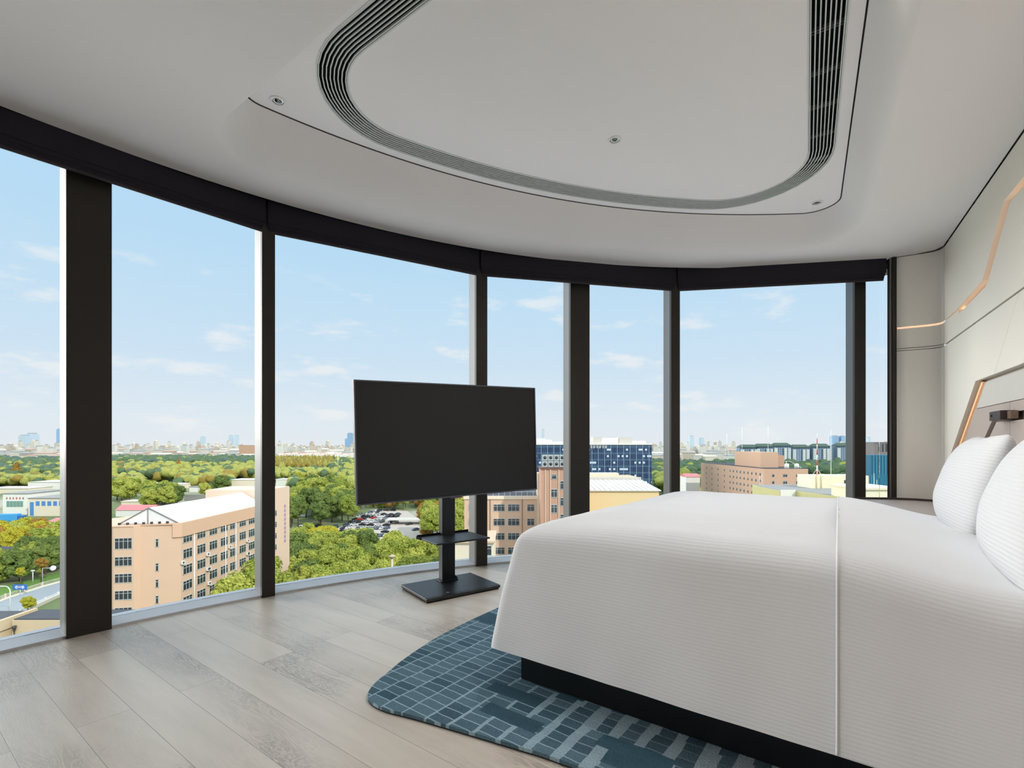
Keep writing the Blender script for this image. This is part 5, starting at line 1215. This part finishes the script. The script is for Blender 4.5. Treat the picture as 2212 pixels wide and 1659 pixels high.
# near wood under the third bay
near = [(gx(480, 118), 118), (gx(1000, 112), 112), (gx(1010, 150), 150), (gx(960, 185), 185), (gx(860, 196), 196), (gx(760, 205), 205), (gx(640, 212), 212), (gx(622, 185), 185), (gx(560, 150), 150)]
grove(near, 7.6, (11, 15.5), (4.6, 6.2), [G_, G_, G_, D_, G_], 'in the dense wood below the car park', 'near wood', 3)
grove([(gx(640, 222), 222), (gx(760, 222), 222), (gx(770, 236), 236), (gx(640, 240), 240)], 9, (9, 12), (4, 5.4), [Y_, Y_, G_], 'in the row along the near edge of the car park', 'car park edge', 5)
grove([(gx(628, 285), 285), (gx(752, 290), 290), (gx(775, 330), 330), (gx(790, 372), 372), (gx(640, 372), 372), (gx(622, 320), 320)], 11.5, (15, 21), (6.2, 8.2), [G_, D_, G_, D_], 'in the tall clump between the car park and the peach stair tower', 'tall clump', 8)
grove([(gx(782, 372), 372), (gx(1000, 350), 350), (gx(1005, 430), 430), (gx(780, 440), 440)], 12, (10, 15), (5, 7), [O_, G_, Y_, G_, G_], 'behind the car park under the television', 'car park far edge', 9)
grove([(gx(905, 240), 240), (gx(1002, 205), 205), (gx(1002, 330), 330), (gx(915, 300), 300)], 11, (14, 20), (5.5, 7), [G_, G_, G_, O_], 'between the car park and the school', 'school side', 10)
grove([(gx(655, 420), 420), (gx(735, 430), 430), (gx(768, 520), 520), (gx(660, 520), 520)], 15, (15, 19), (7, 9.5), [G_, D_], 'in front of the white pink-roofed halls', 'hall side', 12)
# left bay
grove([(gx(-30, 218), 218), (gx(140, 218), 218), (gx(140, 256), 256), (gx(-30, 256), 256)], 10.5, (9, 12), (5, 6.6), [Y_, Y_, G_, O_], 'behind the dark shed roof at the far left', 'yellow trees far left', 14)
grove([(gx(-40, 168), 168), (gx(140, 178), 178), (gx(140, 203), 203), (gx(62, 203), 203), (gx(56, 184), 184), (gx(-40, 182), 182)], 7.5, (10, 14), (4.6, 6), [D_, D_, G_], 'behind the street railing at the far left', 'street trees', 15)
for (px, Y, H, r, lb) in ((45, 165, 7.3, 1.5, 'slim bright yellow sapling above the blue road sign'), (90, 172, 9, 2.1, 'slim orange-yellow tree beside the thin white pole'), (60, 139, 5.6, 2.0, 'yellow tree standing at the near edge of the street')):
    tree(gx(px, Y), Y, H, r, LY if px < 70 else LO, lb, name='sapling')
tree(gx(36, 640), 640, 26, 11, LO, 'large orange conifer at the far left above the white roofs', conic=True)
for (x, y, H, r, lb) in ((-61, 110, 20, 5.5, 'tall green tree by the long side of the peach block, left of the second column'), (-58.5, 117.5, 22, 6, 'tall green tree by the long side of the peach block, half behind the second column'), (-55.5, 102, 17.5, 5.5, 'green tree lowest in front of the long side of the peach block')): tree(x, y, H, r, LG, lb)
# second bay
grove([(gx(243, 400), 400), (gx(292, 410), 410), (gx(292, 470), 470), (gx(243, 470), 470)], 14, (17, 21), (8, 10), [G_, G_], 'beside the broad dark column above the pink roof', 'column side', 17)
grove([(gx(318, 350), 350), (gx(388, 355), 355), (gx(398, 420), 420), (gx(318, 420), 420)], 12.5, (15, 19), (7, 8.5), [G_, G_, D_], 'in the round clump behind the white gable', 'gable clump', 18)
for (px, Y, H, r, m, lb) in ((475, 470, 20, 10, LD, 'round dark green tree left of the white shed roof'), (386, 760, 26, 8, LO, 'orange conifer right of the white villa'), (644, 560, 17, 6, LY, 'bright yellow tree between the two pink roofs'), (442, 440, 14, 6, LG, 'small green tree between the site hut and the shed'), (1088, 98, 12, 3.2, LD, 'dark bushy tree at the foot of the school building'), (1082, 94, 10.5, 1.8, LY, 'small yellow shrub tree beside the dark bushy one'), (925, 255, 10, 5, LO, 'rust-orange tree at the right end of the car park')):
    tree(gx(px, Y), Y, H, r, m, lb, conic='conifer' in lb)
grove([(gx(1874, 300), 300), (gx(1940, 300), 300), (gx(1940, 350), 350), (gx(1874, 350), 350)], 14, (11, 14), (6, 8), [D_, G_], 'in front of the teal hall', 'teal hall side', 19)
# the far woods: beyond counting
def woodland(name, label, zones, seed, mats):
    g = np.random.default_rng(seed); bm = bmesh.new(); bmesh.ops.create_icosphere(bm, subdivisions=2, radius=1.); V0 = np.array([v.co[:] for v in bm.verts]); F0 = np.array([[v.index for v in f.verts] for f in bm.faces]); bm.free()
    var = []
    for s in range(8):
        a = V0.copy()
        for i in range(len(a)): a[i] *= 1 + .50 * mnoise.noise(Vector(a[i]) * 2.4 + Vector((s * 9, 0, 0))) + .34 * mnoise.noise(Vector(a[i]) * 6 + Vector((s * 9, 4, 0)))
        var.append(a)
    vs = []; fs = []; mi = []; o = 0
    for (p0, p1, y0, y1, sp, h0, h1, r0, r1, mw, con) in zones:
        y = y0
        while y < y1:
            k = sp * (1 + (y - y0) / y0 * .6); x = gx(p0, y)
            while x < gx(p1, y):
                r = g.uniform(r0, r1); h = g.uniform(h0, h1); rz = r * (1.0 if not con else 1.6)
                q_ = g.uniform(0, 6.28); a = var[g.integers(8)]; a = np.stack([a[:, 0] * math.cos(q_) - a[:, 1] * math.sin(q_), a[:, 0] * math.sin(q_) + a[:, 1] * math.cos(q_), a[:, 2]], 1) * np.array((r, r, rz * g.uniform(.75, 1.1)))
                if con: t_ = np.clip((a[:, 2] + rz) / (2 * rz), 0, 1)[:, None]; a[:, :2] *= (1.15 - t_ * .95)
                a = a + np.array((x + g.uniform(-.4, .4) * k, y + g.uniform(-.4, .4) * k, GZ + h - rz)); vs.append(a); fs.append(F0 + o); o += len(a); mi += [int(g.choice(len(mw), p=np.array(mw) / sum(mw)))] * len(F0); x += k
            y += k * .85
    me = bpy.data.meshes.new(name); v = np.concatenate(vs); f = np.concatenate(fs)
    me.vertices.add(len(v)); me.vertices.foreach_set('co', v.astype(np.float32).ravel()); me.loops.add(f.size); me.loops.foreach_set('vertex_index', f.astype(np.int32).ravel())
    me.polygons.add(len(f)); me.polygons.foreach_set('loop_start', np.arange(0, f.size, 3, dtype=np.int32)); me.polygons.foreach_set('material_index', np.array(mi, dtype=np.int32)); me.update(calc_edges=True)
    for m in mats: me.materials.append(m)
    ob = bpy.data.objects.new(name, me); COL.objects.link(ob); tag(ob, label, 'trees', kind='stuff'); return ob
def crownmat(name, c0, c1):
    m = leafmat(name, c0, c1, .0); nt = m.node_tree; nz = next(n for n in nt.nodes if n.type == 'TEX_NOISE'); nz.inputs['Scale'].default_value = .16; nz.inputs['Detail'].default_value = 7; nz.inputs['Roughness'].default_value = .7
    p = nt.nodes['Principled BSDF']; n2 = nd(nt, 'ShaderNodeTexNoise', i_Scale=.7, i_Detail=4.); tc = next(n for n in nt.nodes if n.type == 'TEX_COORD'); ln(nt, tc.outputs['Object'], n2.inputs['Vector'])
    b_ = nd(nt, 'ShaderNodeBump', i_Strength=1., i_Distance=1.6); ln(nt, n2.outputs[0], b_.inputs['Height']); ln(nt, b_.outputs[0], p.inputs['Normal']); return m
CG = crownmat('far_green', srgb(116, 134, 62), srgb(186, 184, 96)); CDk = crownmat('far_dark', srgb(70, 96, 70), srgb(104, 126, 86)); CO = crownmat('far_orange', srgb(158, 124, 64), srgb(156, 144, 66)); CBG = crownmat('far_bluegreen', srgb(74, 98, 92), srgb(98, 120, 104))  # the blue-green far crowns carry distance haze in their colour
FM = [CG, CDk, CO, CBG]
woodland('woodland', 'broad belt of mixed woods from bright green to blue-green stretching across the view', [
    (-40, 140, 640, 1100, 11, 14, 20, 5, 8, (1, 6, .1, 2), False), (-40, 140, 560, 640, 10, 11, 15, 4.5, 6.5, (4, 2, .5, 0), False), (-40, 140, 1150, 1500, 22, 13, 18, 8, 11, (.3, 3, .3, 6), False),
    (243, 556, 960, 1350, 14, 17, 22, 6.5, 9, (.3, 6, 0, 3), False), (243, 556, 640, 940, 10, 12, 19, 4.6, 7.4, (5, 2.5, 1.2, 0), False), (243, 300, 500, 640, 9, 10, 15, 4.2, 6.4, (5, 2, .3, 0), False), (392, 500, 560, 640, 9, 10, 15, 4.2, 6.4, (5, 2, 1, 0), False),
    (590, 720, 760, 1180, 8, 20, 25, 3.4, 5, (1.2, .3, 4, 0), True), (590, 775, 620, 740, 10, 12, 18, 4.6, 7, (5, 2, .3, 0), False), (715, 775, 740, 1180, 11, 15, 22, 5, 8, (2, 4, 0, .6), False), (640, 775, 500, 560, 9.5, 11, 16, 4.5, 6.5, (5, 2, .3, 0), False),
    (775, 1165, 460, 700, 16, 15, 20, 7, 10, (4, 3, .6, 0), False)], 21, FM)
woodland('parkland', 'dark green park belt behind the tiled block and the navy office building', [
    (1400, 1470, 420, 560, 10, 17, 25, 5, 7.5, (3, 3, 0, 0), False), (1400, 1840, 560, 860, 12, 17, 25, 6, 9, (.8, 6, 0, 1.5), False), (1465, 1520, 360, 560, 10, 11, 17, 5, 7, (5, 3, 0, 0), False), (1700, 1840, 300, 560, 11, 11, 17, 5, 8, (.8, 6, .3, 1), False), (1868, 1945, 470, 800, 12, 15, 22, 6, 9, (1, 6, 0, 1), False)], 22, FM)
lowb('shed', 'small white and pink shed among trees left of the tiled block', 1482, 1512, 340, 12, 1030, WHT, ROOFP, 2)
mast('power_pylon', 'pale lattice-like pole rising from the orange wood left of the television', 730, 1010, 978, 700, r=.5)
